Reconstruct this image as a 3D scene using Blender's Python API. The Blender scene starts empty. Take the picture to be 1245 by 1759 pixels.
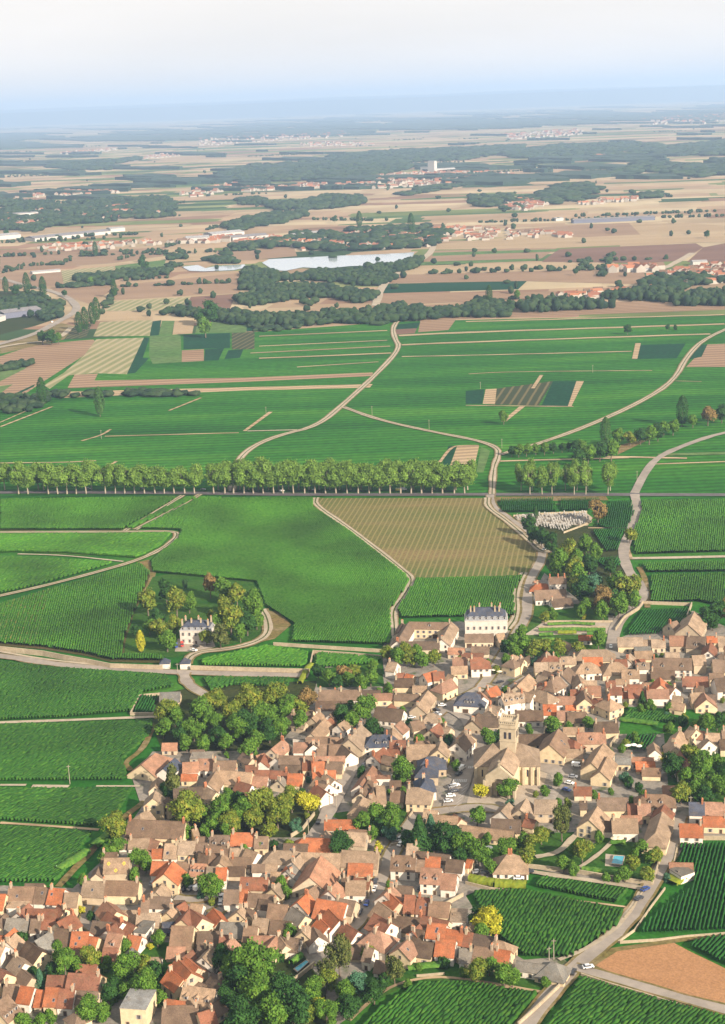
import bpy, math, random
import numpy as np
from mathutils import Vector, Matrix
random.seed(7); RNG = np.random.default_rng(7)
SC = bpy.context.scene; COL = SC.collection
# ---------------------------------------------------------------- camera
HC = 310.0; F = 2600.0; PW, PH = 1245.0, 1759.0
PITCH = math.atan(704.0 / F); ROLL = math.radians(2.1)
cp, sp, cr, sr = math.cos(PITCH), math.sin(PITCH), math.cos(ROLL), math.sin(ROLL)
FW = Vector((0, cp, -sp)); U0 = Vector((0, sp, cp)); R0 = Vector((1, 0, 0))
RT = R0 * cr - U0 * sr; UP = R0 * sr + U0 * cr
cam = bpy.data.objects.new('camera', bpy.data.cameras.new('camera')); COL.objects.link(cam)
m = Matrix((RT, UP, -FW)).transposed().to_4x4(); m.translation = (0, 0, HC); cam.matrix_world = m
cam.data.sensor_width = 36; cam.data.lens = F / PH * 36; cam.data.clip_start = 1; cam.data.clip_end = 250000
SC.camera = cam
# ---------------------------------------------------------------- world, sun, exposure
SUN_EL, SUN_AZ = math.radians(27), math.radians(42)     # sun stands behind the viewer, 42 degrees round to the east
w = bpy.data.worlds.new('World'); SC.world = w; w.use_nodes = True
nt = w.node_tree; N = nt.nodes; L = nt.links; bg = N['Background']
sky = N.new('ShaderNodeTexSky'); sky.sky_type = 'NISHITA'; sky.sun_disc = False
sky.sun_elevation = SUN_EL; sky.sun_rotation = math.pi - SUN_AZ; sky.air_density = 1.0; sky.dust_density = 2.0
tc = N.new('ShaderNodeTexCoord'); mp = N.new('ShaderNodeMapping'); mp.inputs['Scale'].default_value = (1.2, 1.2, 7)
nz = N.new('ShaderNodeTexNoise'); nz.inputs['Scale'].default_value = 2.2; nz.inputs['Detail'].default_value = 6
rp = N.new('ShaderNodeValToRGB'); rp.color_ramp.elements[0].position = .25; rp.color_ramp.elements[1].position = .8
rp.color_ramp.elements[0].color = (.93, .93, .93, 1); rp.color_ramp.elements[1].color = (1, 1, 1, 1)
mx = N.new('ShaderNodeMixRGB'); mx.inputs['Color2'].default_value = (8.7, 8.15, 7.8, 1)
sx = N.new('ShaderNodeSeparateXYZ'); L.new(tc.outputs['Generated'], sx.inputs[0]); hz = N.new('ShaderNodeMapRange')
hz.inputs[1].default_value = 0; hz.inputs[2].default_value = .16; hz.inputs[3].default_value = 1; hz.inputs[4].default_value = 0; L.new(sx.outputs['Z'], hz.inputs[0])
wc = N.new('ShaderNodeMixRGB'); wc.inputs['Color1'].default_value = (8.4, 8.1, 7.65, 1); wc.inputs['Color2'].default_value = (9.6, 8.6, 7.7, 1); L.new(hz.outputs[0], wc.inputs['Fac'])
nb = N.new('ShaderNodeMapRange'); nb.inputs[1].default_value = .3; nb.inputs[2].default_value = .72; nb.inputs[3].default_value = .91; nb.inputs[4].default_value = 1.05; L.new(nz.outputs['Fac'], nb.inputs[0])
wm_ = N.new('ShaderNodeMixRGB'); wm_.blend_type = 'MULTIPLY'; wm_.inputs['Fac'].default_value = 1; L.new(wc.outputs[0], wm_.inputs['Color1']); L.new(nb.outputs[0], wm_.inputs['Color2']); L.new(wm_.outputs[0], mx.inputs['Color2'])
L.new(tc.outputs['Generated'], mp.inputs[0]); L.new(mp.outputs[0], nz.inputs['Vector']); L.new(nz.outputs['Fac'], rp.inputs[0])
L.new(rp.outputs[0], mx.inputs['Fac']); L.new(sky.outputs[0], mx.inputs['Color1']); L.new(mx.outputs[0], bg.inputs[0])
bg.inputs[1].default_value = 0.054
sl = bpy.data.lights.new('sun', 'SUN'); sl.energy = 5.0; sl.angle = math.radians(.6); sl.color = (1, .85, .68)
so = bpy.data.objects.new('sun', sl); COL.objects.link(so)
sd = Vector((math.sin(SUN_AZ) * math.cos(SUN_EL), -math.cos(SUN_AZ) * math.cos(SUN_EL), math.sin(SUN_EL)))
so.rotation_euler = sd.to_track_quat('Z', 'Y').to_euler()
SC.view_settings.view_transform = 'Standard'; SC.view_settings.look = 'None'
SC.view_settings.exposure = 1.2; SC.view_settings.gamma = 1
SC.render.engine = 'CYCLES'; cy = SC.cycles
cy.max_bounces = 5; cy.diffuse_bounces = 2; cy.glossy_bounces = 2; cy.transmission_bounces = 2; cy.volume_bounces = 1
cy.transparent_max_bounces = 6; cy.use_denoising = True; cy.sample_clamp_indirect = 6
SC.cycles.caustics_reflective = False; SC.cycles.caustics_refractive = False
# ---------------------------------------------------------------- plan helpers
def G(px, py, z=0.0):
    """where the sight line through a point of the photograph meets the height z"""
    d = FW * F + RT * (px - PW / 2) + UP * (PH / 2 - py)
    t = (z - HC) / d.z
    return Vector((d.x * t, d.y * t, z))
def P(v):
    d = Vector(v) - Vector((0, 0, HC)); k = d.dot(FW)
    return (PW / 2 + F * d.dot(RT) / k, PH / 2 - F * d.dot(UP) / k)
def yh(px): return 176 - .037 * (px - 622)
def S(px, py): return max(8, (py - yh(px))) * cp / HC
def tag(o, label=None, cat=None, group=None, kind=None):
    if label: o['label'] = label
    if cat: o['category'] = cat
    if group: o['group'] = group
    if kind: o['kind'] = kind
    return o
def link(o, parent=None):
    COL.objects.link(o)
    if parent is not None: o.parent = parent
    return o
def empty(name, loc, rz=0):
    o = bpy.data.objects.new(name, None); o.location = loc; o.rotation_euler = (0, 0, rz); o.empty_display_size = .5
    return link(o)
def mobj(name, me, parent=None, loc=(0, 0, 0), rz=0, color=None):
    o = bpy.data.objects.new(name, me); o.location = loc; o.rotation_euler = (0, 0, rz)
    if color: o.color = (*color, 1)
    return link(o, parent)
def mesh(name, v, f, mats, mi=None, smooth=False):
    me = bpy.data.meshes.new(name); me.from_pydata([tuple(a) for a in v], [], f)
    for m_ in (mats if isinstance(mats, (list, tuple)) else [mats]): me.materials.append(m_)
    if mi is not None: me.polygons.foreach_set('material_index', mi)
    if smooth: me.polygons.foreach_set('use_smooth', [True] * len(me.polygons))
    return me
def npmesh(name, v, q, mats, mi=None, smooth=False, uv=None):
    """mesh from numpy arrays of verts and quads (or tris)"""
    v = np.asarray(v, dtype=np.float32); q = np.asarray(q, dtype=np.int32); k = q.shape[1]
    me = bpy.data.meshes.new(name); me.vertices.add(len(v)); me.vertices.foreach_set('co', v.ravel())
    me.loops.add(q.size); me.loops.foreach_set('vertex_index', q.ravel()); me.polygons.add(len(q))
    me.polygons.foreach_set('loop_start', np.arange(0, q.size, k, dtype=np.int32))
    for m_ in (mats if isinstance(mats, (list, tuple)) else [mats]): me.materials.append(m_)
    if mi is not None: me.polygons.foreach_set('material_index', np.asarray(mi, dtype=np.int32))
    if smooth: me.polygons.foreach_set('use_smooth', np.ones(len(q), dtype=bool))
    me.update(calc_edges=True); return me
class MB:
    def __init__(s): s.v = []; s.f = []; s.m = []
    def add(s, v, f, m=0):
        b = len(s.v); s.v += [tuple(a) for a in v]; s.f += [tuple(b + i for i in a) for a in f]; s.m += [m] * len(f)
    def box(s, x0, x1, y0, y1, z0, z1, m=0):
        s.add([(x0, y0, z0), (x1, y0, z0), (x1, y1, z0), (x0, y1, z0), (x0, y0, z1), (x1, y0, z1), (x1, y1, z1), (x0, y1, z1)],
              [(0, 3, 2, 1), (4, 5, 6, 7), (0, 1, 5, 4), (1, 2, 6, 5), (2, 3, 7, 6), (3, 0, 4, 7)], m)
    def prism(s, x0, x1, prof, m=0):
        """profile in (y, z), extruded along x"""
        n = len(prof); v = [(x0, y, z) for y, z in prof] + [(x1, y, z) for y, z in prof]
        s.add(v, [tuple(range(n - 1, -1, -1)), tuple(range(n, 2 * n))] + [(i, (i + 1) % n, n + (i + 1) % n, n + i) for i in range(n)], m)
    def tube(s, pts, rad, n=6, m=0):
        rings = []
        for i, p in enumerate(pts):
            p = Vector(p); d = Vector(pts[min(i + 1, len(pts) - 1)]) - Vector(pts[max(i - 1, 0)]); d.normalize()
            a = d.orthogonal().normalized(); b_ = d.cross(a)
            rings.append([p + (a * math.cos(t) + b_ * math.sin(t)) * rad[i] for t in [2 * math.pi * k / n for k in range(n)]])
        v = [x for r in rings for x in r]
        s.add(v, [(i * n + k, i * n + (k + 1) % n, (i + 1) * n + (k + 1) % n, (i + 1) * n + k) for i in range(len(pts) - 1) for k in range(n)]
              + [tuple(range(n - 1, -1, -1)), tuple((len(pts) - 1) * n + k for k in range(n))], m)
    def mesh(s, name, mats): return mesh(name, s.v, s.f, mats, s.m)
# ---------------------------------------------------------------- materials
def newmat(name, rough=.9, spec=.2):
    m = bpy.data.materials.new(name); m.use_nodes = True; b = m.node_tree.nodes['Principled BSDF']
    b.inputs['Roughness'].default_value = rough; b.inputs['Specular IOR Level'].default_value = spec
    return m, m.node_tree.nodes, m.node_tree.links, b
def noise_mat(name, cols, scale=.3, detail=5, rough=.9, coord='Object', stretch=None, bump=0, spec=.15, tint=False, scale2=None, fac2=.35, rough_n=.6, k=.56):
    """colour ramp over noise; tint multiplies by the object's own colour; a second noise varies the brightness"""
    cols = [tuple(k * x for x in c) for c in cols]
    m, N, L, b = newmat(name, rough, spec)
    t = N.new('ShaderNodeTexCoord'); src = t.outputs[coord]
    if coord == 'World': pass
    if stretch:
        mp = N.new('ShaderNodeMapping'); mp.inputs['Scale'].default_value = stretch[:3]
        if len(stretch) > 3: mp.inputs['Rotation'].default_value = (0, 0, stretch[3])
        L.new(src, mp.inputs[0]); src = mp.outputs[0]
    n = N.new('ShaderNodeTexNoise'); n.inputs['Scale'].default_value = scale; n.inputs['Detail'].default_value = detail
    n.inputs['Roughness'].default_value = rough_n; L.new(src, n.inputs['Vector'])
    r = N.new('ShaderNodeValToRGB'); L.new(n.outputs['Fac'], r.inputs[0]); e = r.color_ramp.elements
    while len(e) < len(cols): e.new(.5)
    for i, c in enumerate(cols):
        e[i].position = .3 + .4 * i / (len(cols) - 1); e[i].color = (*c, 1)
    out = r.outputs[0]
    if scale2:
        n2 = N.new('ShaderNodeTexNoise'); n2.inputs['Scale'].default_value = scale2; n2.inputs['Detail'].default_value = 3; L.new(t.outputs[coord], n2.inputs['Vector'])
        mr = N.new('ShaderNodeMapRange'); mr.inputs[1].default_value = .3; mr.inputs[2].default_value = .7; mr.inputs[3].default_value = 1 - fac2; mr.inputs[4].default_value = 1 + fac2
        L.new(n2.outputs['Fac'], mr.inputs[0]); mm = N.new('ShaderNodeMixRGB'); mm.blend_type = 'MULTIPLY'; mm.inputs[0].default_value = 1
        L.new(out, mm.inputs[1]); L.new(mr.outputs[0], mm.inputs[2]); out = mm.outputs[0]
    if tint:
        oi = N.new('ShaderNodeObjectInfo'); mm = N.new('ShaderNodeMixRGB'); mm.blend_type = 'MULTIPLY'; mm.inputs[0].default_value = 1
        L.new(out, mm.inputs[1]); L.new(oi.outputs['Color'], mm.inputs[2]); out = mm.outputs[0]
    L.new(out, b.inputs['Base Color'])
    if bump:
        bp = N.new('ShaderNodeBump'); bp.inputs['Strength'].default_value = bump; bp.inputs['Distance'].default_value = .3
        L.new(n.outputs['Fac'], bp.inputs['Height']); L.new(bp.outputs[0], b.inputs['Normal'])
    return m
def field_mat(name, cols, ang=None, period=2.2, depth=.35, big=.012, fine=.35, cols2=None, wmin=.3, k=.58):
    """a field: broad drift of colour, fine speckle and, with ang, rows along that bearing"""
    cols = [tuple(k * x for x in c) for c in cols]; cols2 = cols2 and tuple(k * x for x in cols2)
    m, N, L, b = newmat(name, .95, .05); t = N.new('ShaderNodeTexCoord'); src = t.outputs['Object']
    def noise(sc, det=4, v=src, rg=.6):
        n = N.new('ShaderNodeTexNoise'); n.inputs['Scale'].default_value = sc; n.inputs['Detail'].default_value = det; n.inputs['Roughness'].default_value = rg; L.new(v, n.inputs['Vector']); return n.outputs['Fac']
    st = N.new('ShaderNodeMapping'); st.inputs['Scale'].default_value = (.16, 1, 1); L.new(src, st.inputs[0])
    r = N.new('ShaderNodeValToRGB'); e = r.color_ramp.elements
    while len(e) < len(cols): e.new(.5)
    for i, c in enumerate(cols): e[i].position = .32 + .36 * i / max(1, len(cols) - 1); e[i].color = (*c, 1)
    L.new(noise(big, 5, st.outputs[0], .62), r.inputs[0]); out = r.outputs[0]
    def mul(a, fac, lo, hi, f0=.3, f1=.7):
        mr = N.new('ShaderNodeMapRange'); mr.inputs[1].default_value = f0; mr.inputs[2].default_value = f1; mr.inputs[3].default_value = lo; mr.inputs[4].default_value = hi; L.new(fac, mr.inputs[0])
        mm = N.new('ShaderNodeMixRGB'); mm.blend_type = 'MULTIPLY'; mm.inputs[0].default_value = 1; L.new(a, mm.inputs[1]); L.new(mr.outputs[0], mm.inputs[2]); return mm.outputs[0]
    out = mul(out, noise(fine, 4), 1 - depth, 1 + depth)
    if ang is not None:
        rt = N.new('ShaderNodeMapping'); rt.vector_type = 'TEXTURE'; rt.inputs['Rotation'].default_value = (0, 0, ang); L.new(src, rt.inputs[0])
        wv = N.new('ShaderNodeTexWave'); wv.bands_direction = 'Y'; wv.inputs['Scale'].default_value = 2 * math.pi / 20 / period * 1.0
        wv.inputs['Distortion'].default_value = .4; wv.inputs['Detail'].default_value = 1; L.new(rt.outputs[0], wv.inputs[0])
        if cols2:
            mm = N.new('ShaderNodeMixRGB'); mm.inputs[2].default_value = (*cols2, 1); L.new(out, mm.inputs[1])
            mr = N.new('ShaderNodeMapRange'); mr.inputs[1].default_value = wmin; mr.inputs[2].default_value = .95; L.new(wv.outputs['Fac'], mr.inputs[0]); L.new(mr.outputs[0], mm.inputs[0]); out = mm.outputs[0]
        else: out = mul(out, wv.outputs['Fac'], .72, 1.18, 0, 1)
    L.new(out, b.inputs['Base Color']); return m
M = {}
# farmland that reaches the horizon: strip fields drawn cell by cell
def plain_mat():
    m, N, L, b = newmat('farmland', 1, 0); t = N.new('ShaderNodeTexCoord')
    def vor(sx, sy, rot, w=0):
        mp = N.new('ShaderNodeMapping'); mp.inputs['Scale'].default_value = (sx, sy, 1); mp.inputs['Rotation'].default_value = (0, 0, rot); L.new(t.outputs['Object'], mp.inputs[0])
        v = N.new('ShaderNodeTexVoronoi'); v.distance = 'CHEBYCHEV'; v.inputs['Scale'].default_value = 1; v.inputs['Randomness'].default_value = .85; L.new(mp.outputs[0], v.inputs['Vector']); return v
    def ramp(src, stops):
        r = N.new('ShaderNodeValToRGB'); r.color_ramp.interpolation = 'CONSTANT'; e = r.color_ramp.elements
        while len(e) < len(stops): e.new(.5)
        for i, (p_, c) in enumerate(stops): e[i].position = p_; e[i].color = (*c, 1)
        L.new(src, r.inputs[0]); return r.outputs[0]
    def chan(v):
        s = N.new('ShaderNodeSeparateColor'); L.new(v.outputs['Color'], s.inputs[0]); return s.outputs
    st = [(p_, tuple(.66 * x for x in c_)) for p_, c_ in [(0, (.40, .29, .19)), (.18, (.30, .19, .13)), (.3, (.46, .36, .235)), (.45, (.16, .20, .075)), (.56, (.40, .31, .20)), (.68, (.09, .15, .06)), (.76, (.50, .41, .27)), (.88, (.22, .25, .11)), (.95, (.055, .10, .045))]]
    a = ramp(chan(vor(1 / 360, 1 / 120, .06))[0], st); bcol = ramp(chan(vor(1 / 900, 1 / 230, -.05))[1], st)
    sel = ramp(chan(vor(1 / 2600, 1 / 1500, .3))[2], [(0, (0, 0, 0)), (.5, (1, 1, 1))])
    mm = N.new('ShaderNodeMixRGB'); L.new(sel, mm.inputs[0]); L.new(a, mm.inputs[1]); L.new(bcol, mm.inputs[2])
    n = N.new('ShaderNodeTexNoise'); n.inputs['Scale'].default_value = .006; n.inputs['Detail'].default_value = 6; L.new(t.outputs['Object'], n.inputs['Vector'])
    mr = N.new('ShaderNodeMapRange'); mr.inputs[1].default_value = .3; mr.inputs[2].default_value = .7; mr.inputs[3].default_value = .8; mr.inputs[4].default_value = 1.2; L.new(n.outputs['Fac'], mr.inputs[0])
    m2 = N.new('ShaderNodeMixRGB'); m2.blend_type = 'MULTIPLY'; m2.inputs[0].default_value = 1; L.new(mm.outputs[0], m2.inputs[1]); L.new(mr.outputs[0], m2.inputs[2])
    L.new(m2.outputs[0], b.inputs['Base Color']); return m
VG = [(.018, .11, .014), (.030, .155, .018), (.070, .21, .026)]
def bear(x1, y1, x2, y2):
    a, b_ = G(x1, y1), G(x2, y2); return math.atan2(b_.y - a.y, b_.x - a.x)
M['g'] = field_mat('vine green', [(.018, .105, .014), (.034, .17, .018), (.075, .24, .026)], ang=0.02, period=11, depth=.26, big=.016, fine=.14)
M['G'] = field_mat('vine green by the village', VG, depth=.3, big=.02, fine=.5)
M['h'] = field_mat('deep vine green', [(.008, .058, .028), (.012, .08, .035)], fine=.2)
M['y'] = field_mat('yellowing vine green', [(.05, .15, .02), (.10, .20, .03)], fine=.3)
M['m'] = field_mat('meadow', [(.09, .19, .05), (.15, .23, .08)], fine=.1)
M['b'] = field_mat('ploughed soil', [(.33, .215, .14), (.41, .28, .185)], ang=.05, period=16, depth=.08)
M['t'] = field_mat('stubble', [(.44, .32, .19), (.55, .42, .27)], ang=.1, period=12, depth=.1)
M['k'] = field_mat('dark soil', [(.20, .115, .085), (.27, .16, .12)], depth=.1)
M['v'] = field_mat('young vines in dark rows', [(.05, .07, .035), (.07, .085, .04)], ang=bear(852, 695, 880, 655), period=9, cols2=(.19, .16, .08), depth=.1, wmin=.7)
M['s'] = field_mat('striped stubble', [(.20, .24, .10), (.36, .34, .18)], ang=bear(110, 655, 240, 585), period=13, cols2=(.48, .41, .26), depth=.15, big=.006)
M['z'] = field_mat('turning vineyard ground', [(.09, .16, .035), (.18, .17, .060), (.32, .21, .11)], ang=bear(601, 900, 628, 857), period=3.9, cols2=(.30, .26, .11), depth=.32, wmin=.7, big=.012, fine=.8)
M['o'] = field_mat('orange ploughed soil', [(.40, .21, .105), (.50, .275, .14)], depth=.25, fine=1.3, big=.03)
M['u'] = field_mat('olive vine ground', [(.06, .09, .022), (.10, .12, .03)], fine=.4)
M['l'] = field_mat('lawn', [(.03, .11, .015), (.07, .15, .025)], fine=.6, big=.08)
M['q'] = field_mat('dry verge', [(.30, .19, .10), (.20, .17, .06), (.36, .27, .17)], fine=.5, big=.07)
M['e'] = field_mat('vine row soil', [(.07, .085, .022), (.13, .10, .045)], fine=.7, big=.05)
M['d'] = field_mat('shaded wood floor', [(.03, .055, .015), (.06, .07, .025)], fine=.5, big=.06)  # dark green to brown ground under the trees
M['w'] = noise_mat('pale gravel', [(.44, .36, .26), (.60, .52, .40)], .35, scale2=.05, fac2=.12)
M['V'] = noise_mat('village ground', [(.12, .15, .06), (.26, .24, .20), (.36, .32, .27), (.26, .24, .22), (.10, .14, .05)], .11, scale2=.9, fac2=.15)
M['a'] = noise_mat('asphalt', [(.13, .12, .125), (.19, .175, .18)], .25, scale2=.04, fac2=.15)
M['A'] = noise_mat('pale worn asphalt', [(.34, .30, .26), (.46, .40, .34)], .25, scale2=.04, fac2=.15)
M['C'] = noise_mat('paving', [(.46, .39, .31), (.58, .50, .41)], .5, scale2=.08, fac2=.1)
M['paint'] = noise_mat('road paint', [(.72, .70, .66), (.80, .78, .74)], 1)
leaf = lambda n, c, **k: noise_mat(n, c, .5, 4, .85, tint=False, scale2=.06, fac2=.3, spec=.1, coord='Object', **k)
M['vine'] = noise_mat('vine leaves', [(.030, .12, .008), (.055, .20, .014), (.13, .28, .02)], .45, 6, .8, scale2=.016, fac2=.42)
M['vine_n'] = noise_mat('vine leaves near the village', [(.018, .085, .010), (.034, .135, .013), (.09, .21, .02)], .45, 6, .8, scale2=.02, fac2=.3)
M['vine_y'] = noise_mat('vine leaves turning', [(.05, .15, .015), (.11, .17, .03), (.26, .17, .05)], .12, 6, .8, scale2=.02, fac2=.3)
M['vine_d'] = noise_mat('deep vine leaves', [(.016, .10, .012), (.028, .16, .018)], .6, 6, .8, scale2=.03, fac2=.3)
M['stone'] = noise_mat('limestone', [(.46, .37, .25), (.66, .56, .40)], .9, 6, tint=False, scale2=.15, fac2=.15)
M['grey'] = noise_mat('grey stone', [(.38, .36, .33), (.62, .60, .56)], 1.5)
# ---------------------------------------------------------------- the air
def haze():
    m = bpy.data.materials.new('haze'); m.use_nodes = True; N = m.node_tree.nodes; N.remove(N['Principled BSDF'])
    v = N.new('ShaderNodeVolumePrincipled'); v.inputs['Density'].default_value = HAZE; v.inputs['Color'].default_value = (.47, .66, .98, 1); v.inputs['Anisotropy'].default_value = .15
    m.node_tree.links.new(v.outputs[0], N['Material Output'].inputs['Volume'])
    b = MB(); b.box(-31000, 31000, -400, 62000, -1, 720)
    tag(mobj('haze', b.mesh('haze', [m])), 'pale blue haze lying over the whole plain', None, None, 'stuff')
HAZE = 0.000053
haze()
# ---------------------------------------------------------------- ground
gm = MB(); gm.add([(-30500, -380, 0), (30500, -380, 0), (30500, 61500, 0), (-30500, 61500, 0)], [(0, 1, 2, 3)])
tag(mobj('ground', gm.mesh('ground', [plain_mat()])), kind='structure')
LAY = [0.05]
def pts(s): a = [float(x) for x in s.split()]; return list(zip(a[::2], a[1::2]))
def sheet(name, poly, mat, z=None, subdiv=0):
    if z is None: LAY[0] += .004; z = LAY[0]
    v = []
    for i, (x, y) in enumerate(poly):
        v.append(G(x, y))
    me = mesh(name, [(p.x, p.y, z) for p in v], [tuple(range(len(v)))], mat)
    import bmesh
    bm = bmesh.new(); bm.from_mesh(me); bmesh.ops.triangulate(bm, faces=bm.faces[:])
    for f_ in bm.faces:
        if f_.normal.z < 0: f_.normal_flip()
    bm.to_mesh(me); bm.free()
    return tag(mobj(name, me), kind='structure')
FN = dict(g='vineyard_ground', G='vineyard_ground', h='vineyard_ground', y='vineyard_ground', m='meadow', b='ploughed_field', t='stubble_field', k='ploughed_field', v='vineyard_ground', s='stubble_field', z='vineyard_ground', o='ploughed_field', u='vineyard_ground', l='lawn', q='verge', e='vineyard_ground', d='woodland_floor', w='yard', V='village_ground', C='pavement', a='road_surface', A='road_surface')
FIELDS = '''
g -500 620 262 575 440 570 690 552 1245 540 1800 525 1900 900 -600 900
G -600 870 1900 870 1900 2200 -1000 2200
b -150 640 0 612 60 592 160 583 165 588 145 610 75 655 0 705 -150 770
m -50 628 40 628 55 622 42 634 0 655 -60 662
m -30 668 22 660 0 676 -30 682
h -40 706 60 660 58 664 -40 712
q 0 590 60 575 105 555 130 560 110 583 0 608
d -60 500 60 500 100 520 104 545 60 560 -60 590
s 165 583 247 580 236 612 218 643 160 641 118 645 85 668 75 662 110 640 145 610
h 247 580 257 580 245 615 256 615 232 641 218 642
m 257 577 310 575 312 622 262 625 256 612
h 315 575 395 572 395 598 315 600
b 312 602 350 600 350 620 312 622
h 352 600 385 598 375 619 350 620
v 398 572 437 570 437 600 398 600
h 392 602 418 600 412 615 385 617
s 172 553 262 550 257 577 160 578
v 128 560 158 555 148 579 112 583
h 262 552 277 550 272 576 257 577
m 278 551 300 551 295 575 273 576
t 300 551 335 549 330 573 296 575
m 340 549 430 545 422 571 335 573
h 425 548 445 546 440 568 423 570
s 195 517 330 510 310 533 180 534
t 170 536 262 536 262 549 165 551
k 328 510 405 505 395 530 312 533
b 195 491 420 468 410 503 192 516
b 85 495 190 488 188 502 152 522 108 507
m 197 457 285 446 285 460 290 472 202 474
s 105 465 195 457 200 476 110 491
b -60 472 105 465 108 491 30 494 -60 500
t 290 428 368 425 370 446 283 452
b 370 431 505 425 510 440 440 446 372 449
b 0 440 285 425 280 440 195 452 0 466
b 116 666 128 644 168 642 162 654 420 649 640 640 640 646 420 656 118 667
t 100 680 118 673 640 660 635 666 420 671 100 684
b 722 550 785 546 770 567 718 571
h 682 557 722 554 716 565 680 568
k 680 566 716 564 712 573 678 575
b 645 528 800 520 1245 518 1245 532 1000 541 790 548 645 553
b 652 507 1000 499 930 513 800 519 648 525
h 652 488 905 483 890 497 655 504
b 665 477 690 470 1105 457 1110 489 900 483 660 487
t 700 457 1050 447 1065 462 690 472
m 715 451 930 444 925 448 712 456
k 930 450 960 428 1195 418 1208 425 1170 448 1100 452
b 745 431 960 424 930 444 720 450
m 745 434 962 428 955 432 742 440
t 745 420 980 397 1150 405 1245 400 1245 416 1195 416 960 426 747 429
b 860 395 1000 386 1080 383 1100 403 1000 408
t 1080 383 1190 384 1245 388 1245 398 1100 403
k 1208 425 1245 418 1300 418 1300 452 1180 450
b 1215 592 1320 588 1320 630 1178 631
h 1195 593 1215 592 1205 613 1184 618
h 1095 593 1178 590 1162 616 1088 617
v 852 668 950 655 925 697 850 695
t 834 669 853 668 850 695 829 694
h 950 655 990 655 975 698 930 697
t 990 655 1003 655 981 699 975 699
h 800 672 832 669 828 694 800 694
z 545 856 836 856 842 880 885 905 915 932 932 958 905 990 712 993 692 975 602 905 540 870
t 785 767 823 766 815 800 773 800
h 770 767 784 767 772 800 760 800
m 826 768 842 775 830 812 818 812
q 1065 765 1125 748 1110 758 1060 782
u 0 858 100 857 60 912 0 912
u 150 913 252 853 300 852 203 914
y 60 950 190 918 230 922 150 955
G 232 918 300 916 300 922 250 950 200 960 165 955
e 0 1037 245 966 262 985 245 1025 216 1100 213 1125 280 1128 284 1140 190 1138 150 1128 75 1116 0 1110 -60 1106 -60 1055
q 236 966 256 962 268 985 250 1045 236 1040 258 990
l 213 1126 216 1100 232 1050 262 992 300 985 430 985 450 1045 470 1090 300 1130
q 448 1048 480 1052 500 1074 472 1098 438 1106 455 1085
C 305 1098 365 1098 370 1112 345 1120 300 1120
l 335 1135 460 1108 475 1108 400 1135
q 850 854 1040 852 1045 860 850 862
w 882 888 1005 880 1018 890 1010 903 960 916 930 908 905 910
V 226 1335 262 1292 330 1292 440 1290 530 1195 560 1145 660 1160 655 1115 680 1075 790 1068 880 1085 905 1040 935 985 1005 1040 1055 1055 1055 1100 1190 1050 1262 1085 1268 1250 1265 1440 1245 1440 1180 1445 1150 1500 1115 1528 905 1492 800 1540 850 1620 900 1650 965 1645 985 1665 950 1690 895 1690 720 1672 620 1735 540 1790 460 2000 -300 2000 -300 1520 0 1522 125 1527 185 1470 243 1388
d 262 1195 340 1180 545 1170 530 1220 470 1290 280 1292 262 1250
l 540 1150 655 1140 660 1180 545 1182
d 930 900 1030 905 1070 950 1100 1000 1100 1040 1060 1060 1010 1050 940 975 905 920
l 915 1030 1000 1040 1045 1060 1040 1125 895 1130 878 1105
C 935 1068 1050 1068 1048 1090 900 1092
l 1060 1040 1105 1045 1070 1060 1050 1095
l 660 1440 560 1400 700 1380 720 1400
l 690 1400 780 1415 850 1435 1000 1430 1010 1455 1040 1440 1100 1450 1130 1440 1140 1470 1115 1520 1000 1500 900 1490 780 1470 700 1450
G 1070 1215 1190 1220 1240 1250 1130 1262 1062 1262
l 1140 1260 1245 1240 1300 1380 1150 1380
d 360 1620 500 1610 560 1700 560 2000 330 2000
l 640 1660 790 1655 960 1680 960 1700 720 1685 600 1740 560 1735
l 90 1640 200 1620 330 1620 350 1700 200 1720 40 1740 30 1700
C 830 1305 905 1318 940 1330 930 1362 905 1392 870 1398 800 1388 812 1340
l 905 1322 918 1326 900 1352 892 1348
A 895 1302 960 1306 985 1325 968 1350 948 1384 925 1384 950 1345 945 1330 920 1322 895 1322
C 1040 1468 1073 1472 1068 1491 1039 1489
d 280 1370 540 1370 560 1430 520 1440 300 1440
o 1020 1660 1056 1636 1155 1620 1185 1636 1260 1672 1300 1780 1150 1718
q 1004 1664 1050 1630 1245 1602 1245 1608 1160 1621 1060 1636 1022 1660 1150 1716 1300 1762 1300 1775 1120 1712 1000 1670
'''
for ln in FIELDS.strip().splitlines():
    c, s = ln.split(' ', 1); sheet(FN[c], pts(s), M[c])
# thin pale headlands and baulks between the vine plots (width in metres)
def ribbon(name, p, wd, mat, z=None, kerb=0):
    if z is None: LAY[0] += .004; z = LAY[0]
    q = [G(x, y) for x, y in p]
    # smooth the corner points
    if len(q) > 2:
        for _ in range(2):
            r = [q[0]]
            for a, b_ in zip(q, q[1:]): r += [a * .75 + b_ * .25, a * .25 + b_ * .75]
            q = r + [q[-1]]
    v = []; f = []
    for i, a in enumerate(q):
        d = (q[min(i + 1, len(q) - 1)] - q[max(i - 1, 0)]); d.z = 0; d.normalize(); n = Vector((-d.y, d.x, 0)); k = wd / 2 * (1 + .08 * math.sin(i * 1.7) + .07 * math.sin(i * .61 + a.x))
        v += [(a.x + n.x * k, a.y + n.y * k, z), (a.x - n.x * k, a.y - n.y * k, z)]
        if i: f.append((2 * i - 2, 2 * i - 1, 2 * i + 1, 2 * i))
    return tag(mobj(name, mesh(name, v, f, mat)), kind='structure'), q
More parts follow.
